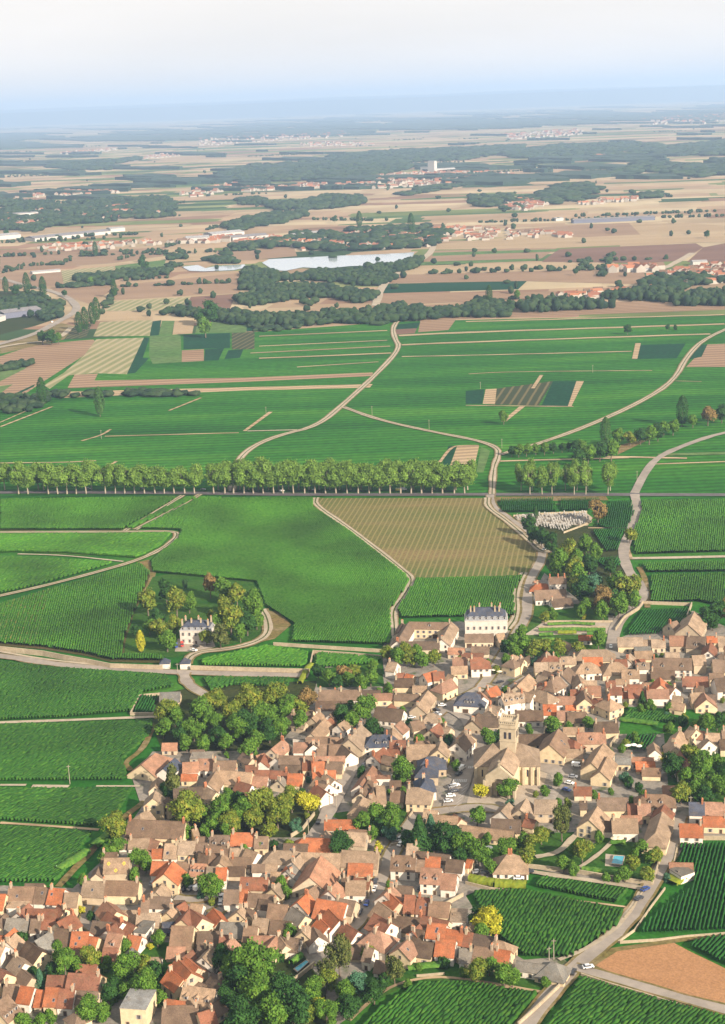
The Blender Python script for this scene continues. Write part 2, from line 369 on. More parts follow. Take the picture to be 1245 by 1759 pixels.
BAULKS = '''
t 7 445 578 665 568
t 5 445 595 665 585
t 6 430 607 670 595
t 7 445 616 672 607
t 4 510 631 650 622
t 12 685 577 800 571 1245 557
t 10 690 593 800 588 1220 574
t 5 690 613 800 611 1085 604
t 9 800 553 1245 541
t 3 180 750 410 744
w 3 425 741 510 739
t 3 0 796 110 795 165 792
t 4 420 741 465 708
t 3 140 758 175 748 190 738
t 3 172 810 200 793
t 3 805 643 870 639 1120 637
t 6 1090 617 1096 590
t 4 915 668 930 645
t 5 865 725 898 698
t 3 800 697 985 699
t 2 1160 655 1205 656
t 3 290 706 345 684
t 2 -20 735 60 700
t 3 0 734 90 699
t 4 855 793 1080 787
t 5 1040 785 1180 788
t 3 1125 798 1300 792
m 9 1130 782 1300 778
t 3 755 795 775 768 795 766 822 766
m 4 314 912 325 893 350 873 388 855
t 1.5 190 925 235 915
t 2 1075 932 1085 962
w 5 1086 960 1160 959 1400 953
q 4 1098 975 1110 1000 1112 1045
t 1.5 470 1107 560 1113 660 1118
t 2 545 1132 537 1120 655 1128
t 2 0 1415 80 1420 170 1427
w 2 0 1350 45 1350
w 3 55 1352 118 1353
w 1.5 165 1352 240 1352
q 3 262 1252 245 1290 212 1312 225 1325
q 3.5 250 1378 212 1405 172 1448 130 1492 100 1525
q 3 215 1240 195 1260
t 1.2 890 1540 1000 1550 1075 1560
t 1 800 1688 925 1706
t 1.5 600 1755 660 1700 720 1682 780 1680 930 1706
m 3 905 865 1045 870
t 2 1010 908 1075 908
t 12 0 402 200 396 330 388
t 25 200 380 330 372 420 362
'''
for ln in BAULKS.strip().splitlines():
    c, wd, s = ln.split(' ', 2); ribbon('baulk', pts(s), float(wd), M[c])
ROADS = '''
a 9 -300 851 0 846 300 847.5 545 851 840 850 1245 851 1700 852
w 6 690 545 674 562 678 582 688 598 650 640 590 695 545 733 480 748 432 768 405 795 398 845
w 5 590 700 650 722 740 742 820 757 856 770 856 785 847 805 845 850
w 5.5 912 767 1000 737 1100 692 1158 655 1180 612 1212 580 1300 545
w 4 860 782 880 775
A 7 1400 715 1245 743 1190 760 1130 785 1108 812 1090 848
A 7.5 1090 850 1096 880 1082 915 1068 950 1080 985 1104 1012 1102 1035 1070 1058 1056 1080 1052 1110 1055 1150
A 6 842 851 845 872 872 890 905 915 932 942 930 965 910 995 905 1030 906 1058 890 1085 868 1120 850 1150 825 1185
w 4.5 837 856 836 872 870 895 905 925 930 950 945 948
w 4.5 543 856 540 868 600 908 695 982 710 998 690 1030 674 1050 678 1080 676 1115
w 4.5 900 985 885 1015 888 1060 872 1082
w 3.5 314 852 262 884 214 913
w 3.5 344 850 292 880 232 911
w 3.5 -60 916 60 915 195 915 300 913 306 922 282 942 240 963 160 986 60 1012 -80 1042
w 2 30 953 110 955 212 966
A 6.5 -200 1110 0 1127 80 1141 170 1150 310 1157 530 1162
w 2 0 1121 80 1135 170 1144
A 6 316 1158 320 1175 345 1192 365 1200
w 5 318 1143 332 1122 400 1116 445 1103 462 1088 460 1066 450 1048
w 3 -60 1245 100 1240 270 1233
A 7 630 1286 612 1308 580 1365 556 1412 540 1440 520 1452
A 6 718 1398 690 1440 665 1482 655 1512 642 1545 620 1578 596 1606
A 6.5 825 1185 790 1203 765 1217 742 1236
A 8 765 1217 795 1228 818 1256 816 1290 800 1330 782 1370 772 1394
A 6 772 1394 820 1388 850 1392 875 1398
A 6 772 1394 740 1398 718 1400
A 5.5 1168 1403 1160 1440 1135 1495 1105 1545 1072 1592 1030 1630 985 1664 955 1700 920 1742 880 1800
A 4.5 985 1664 1050 1682 1150 1712 1300 1752
A 4 300 1545 345 1550 385 1535 390 1560 350 1580
A 4 150 1560 145 1590 165 1600
A 5 830 1180 870 1190 905 1165
w 3 900 1498 960 1508 1050 1520 1110 1530
w 2 1100 1535 1078 1575 1055 1600 1010 1632 960 1652
A 13 -200 640 0 592 60 575 100 553 128 538 133 527 118 512 88 500 40 490 0 478
w 9 -60 612 20 592 100 585 122 563
w 14 748 400 745 425 735 440 700 462 668 478 652 500 645 526
w 14 1190 435 1160 452 1140 462 1110 470
w 3 920 1475 960 1468 985 1440 1005 1425
w 2 985 1500 1030 1470 1060 1440
'''
ROADQ = []
for ln in ROADS.strip().splitlines():
    c, wd, s = ln.split(' ', 2)
    wd = float(wd)
    if 6.9 > wd > 3.2 and c in 'wA': ribbon('verge', [(x + .4 * math.sin(x * .1), y) for x, y in pts(s)], wd + random.uniform(1.6, 2.8), M['q'])
    o, q = ribbon('road' if c in 'aA' else 'track', pts(s), wd, M[c]); ROADQ.append((q, wd))
    if c == 'w' and 3.2 < wd < 6.5: ribbon('grass_strip', pts(s), .9, M['u'])
# painted crossing and parking bays by the church
def mark(x, y, dx, dy, ln, wd):
    a = G(x, y); d = G(x + dx, y + dy) - a; d.z = 0; d.normalize(); n = Vector((-d.y, d.x, 0)); z = LAY[0] + .012
    return [(a + d * s_ * ln / 2 + n * t_ * wd / 2) * 1 + Vector((0, 0, z)) for s_, t_ in ((-1, -1), (1, -1), (1, 1), (-1, 1))]
b = MB()
for k in range(8): b.add(mark(779 + k * 3.1, 1344, -.35, 1, 3.2, .55), [(0, 1, 2, 3)])
for k in range(3): b.add(mark(805 + k * 3.1, 1321, -.35, 1, 2.6, .55), [(0, 1, 2, 3)])
tag(mobj('zebra_crossing', b.mesh('zebra_crossing', [M['paint']])), kind='structure')
b = MB()
for k in range(9): b.add(mark(958 - k * 1.9, 1332 + k * 4.6, 1, .08, 5.4, .16), [(0, 1, 2, 3)])
for k in range(6): b.add(mark(800 - k * 3, 1352 + k * 7, .8, -.6, 4.6, .16), [(0, 1, 2, 3)])
tag(mobj('parking_markings', b.mesh('parking_markings', [M['paint']])), kind='structure')
# ---------------------------------------------------------------- vine rows near the village: real rows of foliage
def vine_rows(p, ang, mat, label, spacing=1.6, seg=1.6, h=1.25, wd=.55, rough=1.0):
    q = np.array([[a.x, a.y] for a in (G(x, y) for x, y in p)]); c, s = math.cos(-ang), math.sin(-ang)
    r = q @ np.array([[c, s], [-s, c]]); V = []; Q = []; base = 0
    ys = np.arange(r[:, 1].min() + .8, r[:, 1].max() - .5, spacing)
    for y in ys:
        xs = []
        for i in range(len(r)):
            (x1, y1), (x2, y2) = r[i], r[(i + 1) % len(r)]
            if (y1 <= y) != (y2 <= y): xs.append(x1 + (y - y1) / (y2 - y1) * (x2 - x1))
        xs.sort()
        for a, b_ in zip(xs[::2], xs[1::2]):
            a += .8; b_ -= .8
            n = int((b_ - a) / seg) + 1
            if n < 3: continue
            x = np.linspace(a, b_, n); j = RNG.normal(0, 1, (n, 4)); hh = h * (1 + .13 * rough * np.clip(j[:, 0], -2, 2)); ww = wd * (1 + .2 * rough * np.clip(j[:, 1], -1.8, 1.8))
            yy = y + .08 * rough * j[:, 2]; gap = RNG.random(n) < .02 * rough; hh = np.where(gap, .3, hh)
            v = np.empty((n, 4, 3)); v[:, :, 0] = x[:, None] + RNG.normal(0, .15, (n, 4))
            v[:, 0, 1] = yy - ww * .5; v[:, 1, 1] = yy - ww * .42; v[:, 2, 1] = yy + ww * .42; v[:, 3, 1] = yy + ww * .5
            v[:, 0, 2] = v[:, 3, 2] = .1; v[:, 1, 2] = hh; v[:, 2, 2] = hh * (1 + .08 * j[:, 3])
            i0 = base + np.arange(n - 1)[:, None] * 4
            for k in range(3): Q.append(np.hstack([i0 + k, i0 + 4 + k, i0 + 5 + k, i0 + k + 1]))
            V.append(v.reshape(-1, 3)); base += n * 4
    V = np.vstack(V); xy = V[:, :2] @ np.array([[c, -s], [s, c]]); V[:, :2] = xy
    V[:, 2] += LAY[0]
    tag(mobj('vine_rows', npmesh('vine_rows', V, np.vstack(Q), mat)), label, None, None, 'stuff')
VINES = '''
v 67 1127 100 1000|0 1040 240 970 258 985 242 1025 212 1100 210 1126 278 1128 282 1138 190 1136 150 1126 75 1114 0 1108 -40 1104 -40 1052|green vines in clear rows inside the long pale wall
y 67 1127 100 1000|0 1040 85 1015 60 1111 0 1107|yellowing vines at the end of the walled vineyard
v 601 1000 628 957|318 893 385 858 538 858 536 872 600 914 695 988 704 1000 670 1050 672 1110 500 1105 505 1075 455 1042 440 1002 262 985 258 966 306 928|wide vineyard behind the country house with white chimneys
v 750 1050 770 1000|716 997 898 992 882 1020 884 1060 690 1064 682 1050|plot of vines behind the white mansion
v 1100 1050 1110 1010|1118 990 1400 985 1400 1080 1200 1035 1118 1038|vineyard beyond the walled plot beside the curving lane
v 1100 1050 1110 1010|1100 970 1400 962 1400 982 1112 985|narrow strip of vines under the pale cross track
v 1150 940 1160 890|1100 862 1400 860 1400 945 1090 954 1088 915 1102 880|square vineyard below the avenue at the lane crossing
d 1090 1090 1120 1050|1105 1050 1180 1047 1188 1058 1150 1085 1128 1092 1075 1094|small walled vineyard with clear rows
d 1080 1290 1095 1266|1078 1264 1128 1264 1118 1295 1062 1290|little plot of clipped vines behind the cream barn
d 880 880 882 858|857 860 950 858 958 881 862 882|vines in a strip above the gravestones
d 980 880 982 858|962 860 1032 858 1012 878 964 880|second strip of vines above the gravestones
d 1050 930 1060 880|1050 862 1084 862 1090 882 1074 918 1022 905|vines between the dark cemetery tree and the lane
d 1040 935 1050 915|1015 912 1072 912 1060 948 1040 950|vines under the cemetery path
d 1035 985 1045 965|1018 962 1062 960 1068 975 1040 980|small dark vine plot among the lane trees
v 60 905 110 860|0 860 305 856 208 912 0 912|vines between the avenue and the thin pale track
v 300 900 340 870|345 856 382 857 310 912 240 910|wedge of vines between two pale tracks
v 250 900 300 870|318 857 338 856 285 882 225 910 215 910|narrow wedge of vines beside the cattle track
v 60 940 120 920|-40 920 295 918 275 940 235 960 110 952 20 950 -40 952|vines below the thin pale track at the field corner
v 60 990 120 960|-40 956 200 968 60 1008 -40 1030|darker vines above the curving pale track
v 350 1130 400 1110|345 1136 455 1112 530 1122 526 1148 345 1146|vine wedge inside the wall beside the country house drive
v 550 1150 600 1120|542 1124 655 1132 650 1142 545 1150 540 1148|small vine plot in the corner of low walls
n 350 1190 400 1160|345 1166 498 1168 495 1184 400 1180 360 1190|vines beneath the long wall above the park trees
n 0 1200 80 1150|-60 1132 100 1150 285 1162 300 1182 245 1192 225 1225 100 1236 -60 1242|vineyard under the country house road
n 0 1300 80 1260|-60 1250 215 1242 262 1240 260 1262 212 1308 222 1343 -60 1345|vineyard ending at the brown barn
n 0 1400 80 1370|-60 1358 230 1358 200 1405 165 1423 -60 1408|vines below the broken strips of pale ground
n 0 1500 80 1460|-60 1418 160 1432 100 1518 -60 1520|vineyard above the row of roofs beside the dirt path
n 850 1640 900 1560|805 1535 900 1532 1072 1568 1060 1594 975 1650 900 1648 850 1610|big leafy vineyard inside the crossroads
n 950 1550 980 1520|912 1526 935 1510 1080 1532 1060 1556|small leafy vineyard behind the hip roofed villa
d 1120 1600 1160 1470|1170 1452 1300 1450 1300 1600 1090 1608 1140 1560 1185 1530 1190 1500 1165 1490|steep rowed vineyard beside the village road
d 1180 1640 1220 1600|1168 1624 1300 1602 1300 1685 1230 1655|triangle of vines beyond the orange soil
n 1000 1750 1060 1700|1000 1682 1100 1712 1300 1765 1300 1900 870 1900 930 1780|vineyard below the orange soil and its low wall
n 600 1800 700 1700|640 1745 720 1692 800 1690 925 1710 860 1780 500 1900|vineyard below the orchard garden
d 250 1225 260 1205|245 1198 272 1198 262 1230 226 1226|fenced square of vines beside the grey barn
n 1080 1240 1100 1220|1078 1222 1150 1228 1170 1245 1070 1243|green bean rows behind the terrace roofs
'''
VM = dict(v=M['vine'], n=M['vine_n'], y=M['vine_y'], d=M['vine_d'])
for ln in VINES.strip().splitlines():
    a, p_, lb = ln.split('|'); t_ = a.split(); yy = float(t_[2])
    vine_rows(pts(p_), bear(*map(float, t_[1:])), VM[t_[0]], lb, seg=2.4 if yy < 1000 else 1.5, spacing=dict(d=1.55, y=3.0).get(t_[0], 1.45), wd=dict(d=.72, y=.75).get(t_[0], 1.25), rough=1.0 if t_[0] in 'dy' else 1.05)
# ---------------------------------------------------------------- houses
def roof_mat():
    m, N, L, b = newmat('roof tiles', .85, .15); t = N.new('ShaderNodeTexCoord'); oi = N.new('ShaderNodeObjectInfo')
    wn = N.new('ShaderNodeVectorMath'); wn.operation = 'ADD'; sc = N.new('ShaderNodeVectorMath'); sc.operation = 'SCALE'; sc.inputs[3].default_value = 1
    cv = N.new('ShaderNodeCombineXYZ'); mu = N.new('ShaderNodeMath'); mu.operation = 'MULTIPLY'; mu.inputs[1].default_value = 300
    L.new(oi.outputs['Random'], mu.inputs[0]); L.new(mu.outputs[0], cv.inputs[0]); L.new(mu.outputs[0], cv.inputs[1]); L.new(t.outputs['Object'], wn.inputs[0]); L.new(cv.outputs[0], wn.inputs[1])
    def nz(s, d, lo, hi, src=wn.outputs[0], f0=.3, f1=.7):
        n = N.new('ShaderNodeTexNoise'); n.inputs['Scale'].default_value = s; n.inputs['Detail'].default_value = d; n.inputs['Roughness'].default_value = .65; L.new(src, n.inputs['Vector'])
        mr = N.new('ShaderNodeMapRange'); mr.inputs[1].default_value = f0; mr.inputs[2].default_value = f1; mr.inputs[3].default_value = lo; mr.inputs[4].default_value = hi; L.new(n.outputs['Fac'], mr.inputs[0]); return mr.outputs[0]
    def mul(a, f, ty='MULTIPLY', fac=1):
        mm = N.new('ShaderNodeMixRGB'); mm.blend_type = ty; mm.inputs[0].default_value = fac; L.new(a, mm.inputs[1]); L.new(f, mm.inputs[2]); return mm
    o = mul(oi.outputs['Color'], nz(.25, 4, .72, 1.28)).outputs[0]; o = mul(o, nz(2.2, 3, .72, 1.28)).outputs[0]
    li = N.new('ShaderNodeMixRGB'); li.inputs[2].default_value = (.125, .095, .06, 1); L.new(o, li.inputs[1]); L.new(nz(.45, 6, 0, .5, f0=.48, f1=.72), li.inputs[0]); o = li.outputs[0]
    # tile courses
    wv = N.new('ShaderNodeTexWave'); wv.bands_direction = 'Z'; wv.inputs['Scale'].default_value = 1.1; L.new(t.outputs['Object'], wv.inputs[0])
    mr = N.new('ShaderNodeMapRange'); mr.inputs[3].default_value = .86; mr.inputs[4].default_value = 1.08; L.new(wv.outputs['Fac'], mr.inputs[0]); o = mul(o, mr.outputs[0]).outputs[0]
    L.new(o, b.inputs['Base Color']); return m
def wall_mat():
    m, N, L, b = newmat('rendered wall', .9, .1); t = N.new('ShaderNodeTexCoord'); oi = N.new('ShaderNodeObjectInfo')
    def nz(s, d, lo, hi):
        n = N.new('ShaderNodeTexNoise'); n.inputs['Scale'].default_value = s; n.inputs['Detail'].default_value = d; L.new(t.outputs['Object'], n.inputs['Vector'])
        mr = N.new('ShaderNodeMapRange'); mr.inputs[1].default_value = .3; mr.inputs[2].default_value = .7; mr.inputs[3].default_value = lo; mr.inputs[4].default_value = hi; L.new(n.outputs['Fac'], mr.inputs[0]); return mr.outputs[0]
    o = oi.outputs['Color']
    for f in (nz(.5, 5, .82, 1.1), nz(3, 3, .88, 1.08)):
        mm = N.new('ShaderNodeMixRGB'); mm.blend_type = 'MULTIPLY'; mm.inputs[0].default_value = 1; L.new(o, mm.inputs[1]); L.new(f, mm.inputs[2]); o = mm.outputs[0]
    L.new(o, b.inputs['Base Color']); return m
M['roof'] = roof_mat(); M['wall'] = wall_mat()
M['pane'] = newmat('window glass', .25, .5)[0]; M['pane'].node_tree.nodes['Principled BSDF'].inputs['Base Color'].default_value = (.035, .035, .045, 1)
def flat(name, c, rough=.7, spec=.2, metal=0):
    m, N, L, b = newmat(name, rough, spec); b.inputs['Base Color'].default_value = (*c, 1); b.inputs['Metallic'].default_value = metal; return m
M['frame'] = noise_mat('painted wood', [(.55, .52, .47), (.70, .67, .62)], 2)
M['door'] = noise_mat('door wood', [(.10, .07, .05), (.17, .10, .07)], 1, tint=False)
M['shut'] = noise_mat('shutter paint', [(.42, .38, .35), (.60, .57, .53)], 1)
M['zinc'] = noise_mat('zinc', [(.30, .31, .33), (.42, .43, .45)], .5, rough=.5)
M['chim'] = noise_mat('chimney masonry', [(.50, .38, .27), (.68, .56, .42)], 1.2)
M['brick'] = noise_mat('chimney brick', [(.45, .17, .09), (.55, .25, .14)], 2)
M['pot'] = flat('clay pot', (.5, .2, .1))
RC = dict(B=(.25, .168, .122), T=(.42, .30, .215), O=(.50, .17, .08), R=(.29, .125, .08), P=(.41, .225, .155), G=(.25, .23, .21), S=(.085, .10, .15), D=(.145, .10, .075), K=(.45, .27, .27), M=(.33, .34, .36))
RC = {k_: (q_[0] * .56, q_[1] * .57, q_[2] * .55) for k_, q_ in RC.items()}
RN = dict(B='brown', T='tan', O='orange', R='russet', P='terracotta', G='grey', S='slate blue', D='dark brown', K='mauve', M='metal grey')
WC = dict(W=(.76, .70, .62), Y=(.68, .55, .36), N=(.52, .42, .30), C=(.66, .55, .40))
WC = {k_: tuple(.80 * x for x in q_) for k_, q_ in WC.items()}
WN = dict(W='white', Y='cream', N='stone', C='beige')
def window_mesh():
    b = MB(); b.box(-.5, .5, -.05, .05, -.75, .75, 1); b.box(-.62, .62, -.03, .10, -.86, -.75, 0); b.box(-.62, -.5, -.03, .09, -.75, .86, 0); b.box(.5, .62, -.03, .09, -.75, .86, 0); b.box(-.5, .5, -.03, .09, .75, .86, 0); b.box(-.03, .03, .05, .08, -.75, .75, 2)
    b.box(-.03, .03, .05, .08, -.75, .75, 2); return b.mesh('window', [M['stone'], M['pane'], M['frame']])
def shutter_window_mesh():
    b = MB(); b.box(-.5, .5, -.05, .05, -.75, .75, 1); b.box(-1.02, -.52, .0, .08, -.8, .8, 3); b.box(.52, 1.02, .0, .08, -.8, .8, 3); b.box(-.6, .6, -.03, .12, -.9, -.78, 0); b.box(-.03, .03, .05, .08, -.75, .75, 2)
    return b.mesh('window', [M['stone'], M['pane'], M['frame'], M['shut']])
WIN = [window_mesh(), shutter_window_mesh()]
def door_mesh(wd, h):
    b = MB(); b.box(-wd / 2, wd / 2, -.05, .06, 0, h, 1); b.box(-wd / 2 - .15, -wd / 2, -.03, .1, 0, h + .18, 0); b.box(wd / 2, wd / 2 + .15, -.03, .1, 0, h + .18, 0); b.box(-wd / 2, wd / 2, -.03, .1, h, h + .18, 0)
    return b.mesh('door', [M['stone'], M['door']])
DOOR = [door_mesh(1.1, 2.2), door_mesh(2.8, 2.9)]
def chimney_mesh(mt, s=1):
    b = MB(); b.box(-.4 * s, .4 * s, -.7 * s, .7 * s, -1.4, 1.5, 0); b.box(-.48 * s, .48 * s, -.78 * s, .78 * s, 1.5, 1.68, 0); b.box(-.18, .18, -.5, -.16, 1.68, 2.1, 1); b.box(-.18, .18, .16, .5, 1.68, 2.1, 1); return b.mesh('chimney', [mt, M['pot']])
CHIM = [chimney_mesh(M['chim']), chimney_mesh(M['brick']), chimney_mesh(M['stone'], 1.15)]
def dormer_mesh():
    b = MB(); b.box(-.75, .75, -2.2, 0, -1.4, .65, 0); b.prism(-2.4, .15, [(-.95, .65), (.95, .65), (0, 1.25)], 1)
    # turn the little roof so that it runs back into the slope
    k = len(b.v) - 6; b.v[k:] = [(y, x, z) for x, y, z in b.v[k:]]; b.f[-5:] = [tuple(reversed(f)) for f in b.f[-5:]]
    b.box(-.42, .42, 0, .05, -.75, .45, 2); return b
_d = dormer_mesh(); DORM = [_d.mesh('dormer', [M['frame'], M['roof'], M['pane']])]
_s = MB(); _s.box(-.45, .45, -.6, .6, 0, .08, 0); _s.box(-.36, .36, -.5, .5, .08, .1, 1); SKYL = _s.mesh('skylight', [M['zinc'], M['pane']])
HOUSES = []; FOOT = []
def house(p1, p2, W, H, rc, wc='C', hips='', opt=None, name=None, win=True, slope=.84, ov=.35, d=0, c=None, v=0, flatr=False, label=None, cat=None, px=None):
    """a house from its ridge line p1-p2 (ground coordinates), width W, ridge height H"""
    p1 = Vector((p1.x, p1.y)); p2 = Vector((p2.x, p2.y)); dv = p2 - p1
    if dv.length < .5: dv = Vector((.5, 0))
    mid = (p1 + p2) / 2; a = math.atan2(dv.y, dv.x); Lr = dv.length; hw = W / 2; jit = random.uniform(-.12, .12)
    eave = max(2.1, H - hw * slope) + jit; rise = max(.6, H + jit - eave)
    if flatr: eave = H
    h1 = hw * .92 if ('1' in hips or 'H' in hips) else 0; h2 = hw * .92 if ('2' in hips or 'H' in hips) else 0
    x0, x1 = -Lr / 2 - h1, Lr / 2 + h2; x0r, x1r = -Lr / 2, Lr / 2
    nm = name or ('house' if (x1 - x0) * W > 62 or H > 7.6 else 'outbuilding')
    root = empty(nm, (mid.x, mid.y, .0), a)
    u1 = random.uniform(.92, 1.05); u2 = random.uniform(.80, 1.18); wcol = tuple(min(.85, k * u1) for k in WC[wc]); rcol = tuple(k * u2 for k in RC[rc]); q = random.uniform(.95, 1.07); rcol = (rcol[0] * q, rcol[1], rcol[2] / q)
    wm = MB(); zt = -.18 if not flatr else 0
    if flatr: wm.box(x0, x1, -hw, hw, 0, eave)
    else:
        # walls: one shell, gables rising to just under the roof
        v_ = []; f = []
        for xx, hip in ((x0, h1), (x1, h2)):
            top = eave + rise + zt if not hip else eave + zt
            v_ += [(xx, -hw, 0), (xx, hw, 0), (xx, hw, eave + zt), (xx, 0, top if not hip else eave + zt), (xx, -hw, eave + zt)]
        f = [(0, 1, 2, 3, 4)[::-1], (5, 6, 7, 8, 9), (0, 5, 9, 4), (6, 1, 2, 7), (4, 9, 8, 3), (3, 8, 7, 2)]
        wm.add(v_, f)
    wall = mobj('wall', wm.mesh('wall', [M['wall']]), root, color=wcol)
    th = .16; r = MB()
    if flatr:
        r.box(x0 - .15, x1 + .15, -hw - .15, hw + .15, eave, eave + .25); r.box(x0 + 1, x0 + 1.8, -.5, .5, eave + .25, eave + .8)
        wm2 = MB()
    else:
        e0 = x0 - ov if not h1 else x0 - ov; e1 = x1 + ov; k = rise / hw; oy = hw + ov; ze = eave - ov * k
        rr0 = x0r - (ov if not h1 else 0); rr1 = x1r + (ov if not h2 else 0); zr = eave + rise
        up = [(e0, -oy, ze), (e1, -oy, ze), (e1, oy, ze), (e0, oy, ze), (rr0, 0, zr), (rr1, 0, zr)]
        lo = [(x, y, z - th) for x, y, z in up]
        faces = [(0, 1, 5, 4), (2, 3, 4, 5)]
        faces += [(3, 0, 4)] if True else []
        faces += [(1, 2, 5)]
        fl = [tuple(6 + i for i in reversed(f_)) for f_ in faces if len(f_) == 4]
        if h1: top1 = [(3, 0, 4)]
        fs = [(0, 1, 5, 4), (2, 3, 4, 5)] + ([(3, 0, 4)] if h1 else []) + ([(1, 2, 5)] if h2 else [])
        fs += [(6, 10, 11, 7), (8, 11, 10, 9)] + ([(9, 10, 6)] if h1 else []) + ([(7, 11, 8)] if h2 else [])
        fs += [(0, 6, 7, 1), (2, 8, 9, 3)]
        fs += [(3, 9, 6, 0)] if h1 else [(0, 4, 10, 6), (4, 3, 9, 10)]
        fs += [(1, 7, 8, 2)] if h2 else [(5, 1, 7, 11), (2, 5, 11, 8)]
        r.add(up + lo, fs)
        r.tube([(rr0, 0, zr + .03), (rr1, 0, zr + .03)], [.13, .13], 5)
    rf = mobj('roof', r.mesh('roof', [M['roof']]), root, color=rcol)
    cosa, sina = math.cos(a), math.sin(a)
    def facing(nx, ny): return (nx * cosa - ny * sina) * mid.x + (nx * sina + ny * cosa) * mid.y < .15 * mid.length
    area = (x1 - x0) * W
    if c is None: c = (1 if random.random() < .62 else 0) + (1 if area > 110 and random.random() < .45 else 0)
    if area < 45 or flatr: c = min(c, 0 if H < 6 else 1)
    cm = random.choice([0, 0, 0, 1, 2])
    for i in range(c):
        cx = (x0r + .7, x1r - .7, (x0r + x1r) / 2 + .6, x0r * .4)[i % 4] if not (i == 0 and random.random() < .4 and c == 1) else x1r - .7
        cyy = 0 if not h1 else random.uniform(-.8, .8)
        mobj('chimney', CHIM[cm], rf, (cx, cyy, eave + rise + .1))
    k = rise / hw; L_ = x1r - x0r + (h1 + h2) * .5
    side = -1 if facing(0, -1) else 1
    for i in range(d):
        x = x0r + (i + .5) * (x1r - x0r) / d if d > 1 or True else 0
        o = mobj('dormer', DORM[0], rf, (x, side * (hw - 1.3), eave + 1.3 * k + .55), 0 if side > 0 else math.pi, color=rcol)
    for i in range(v):
        x = random.uniform(x0r + 1, x1r - 1) if x1r - x0r > 3 else 0; t_ = random.uniform(.35, .7)
        o = mobj('skylight', SKYL, rf, (x, side * hw * t_, eave + (1 - t_) * hw * k + .03)); o.rotation_euler = (-side * math.atan(k), 0, 0)
    nwin = 0
    if win:
        for nx, ny, ln in ((0, -1, x1 - x0), (0, 1, x1 - x0), (-1, 0, W), (1, 0, W)):
            if not facing(nx, ny): continue
            if ln < 3.2: continue
            n = max(1, int(ln / 3.4)); gab = nx != 0; floors = 2 if eave > 4.7 else 1
            rows = list(range(floors)) + ([floors] if gab and not ((nx < 0 and h1) or (nx > 0 and h2)) and rise > 2.6 else [])
            wt = random.choice([0, 0, 1]); plain = random.random() < (.35 if gab else .12); big = random.randrange(n) if random.random() < .75 else -1
            for fl_ in rows:
                attic = fl_ == floors
                for i in range(1 if attic else n):
                    t_ = 0 if attic else (i + .5) / n - .5
                    if plain and not attic: continue
                    if random.random() < (.28 if not attic else .4): continue
                    z = 1.7 + fl_ * 2.75; isd = fl_ == 0 and i == big
                    if z > eave + (.9 if attic else -.75): z = eave + (.6 if attic else -1.1)
                    if z < 1: continue
                    off = t_ * (ln - .8) + random.uniform(-.2, .2)
                    if nx == 0: loc = (off * 1 + (x0 + x1) / 2, ny * hw, z); rz = 0 if ny > 0 else math.pi
                    else: loc = (x0 if nx < 0 else x1, off, z); rz = -math.pi / 2 if nx > 0 else math.pi / 2
                    if isd: mobj('door', DOOR[1 if (n > 3 and random.random() < .5) else 0], root, (loc[0], loc[1], 0), rz)
                    else: mobj('window', WIN[wt], root, loc, rz); nwin += 1
    if label: tag(root, label, cat or nm.replace('_', ' '), 'village buildings')
    HOUSES.append(dict(o=root, rc=rc, wc=wc, hips=hips, d=d, c=c, v=v, L=x1 - x0, W=W, H=H, px=px or P((mid.x, mid.y, H)), done=bool(label), flat=flatr))
    FOOT.append((mid.x, mid.y, a, (x1 - x0) / 2 + .6, hw + .6, (x0 + x1) / 2))
    return root
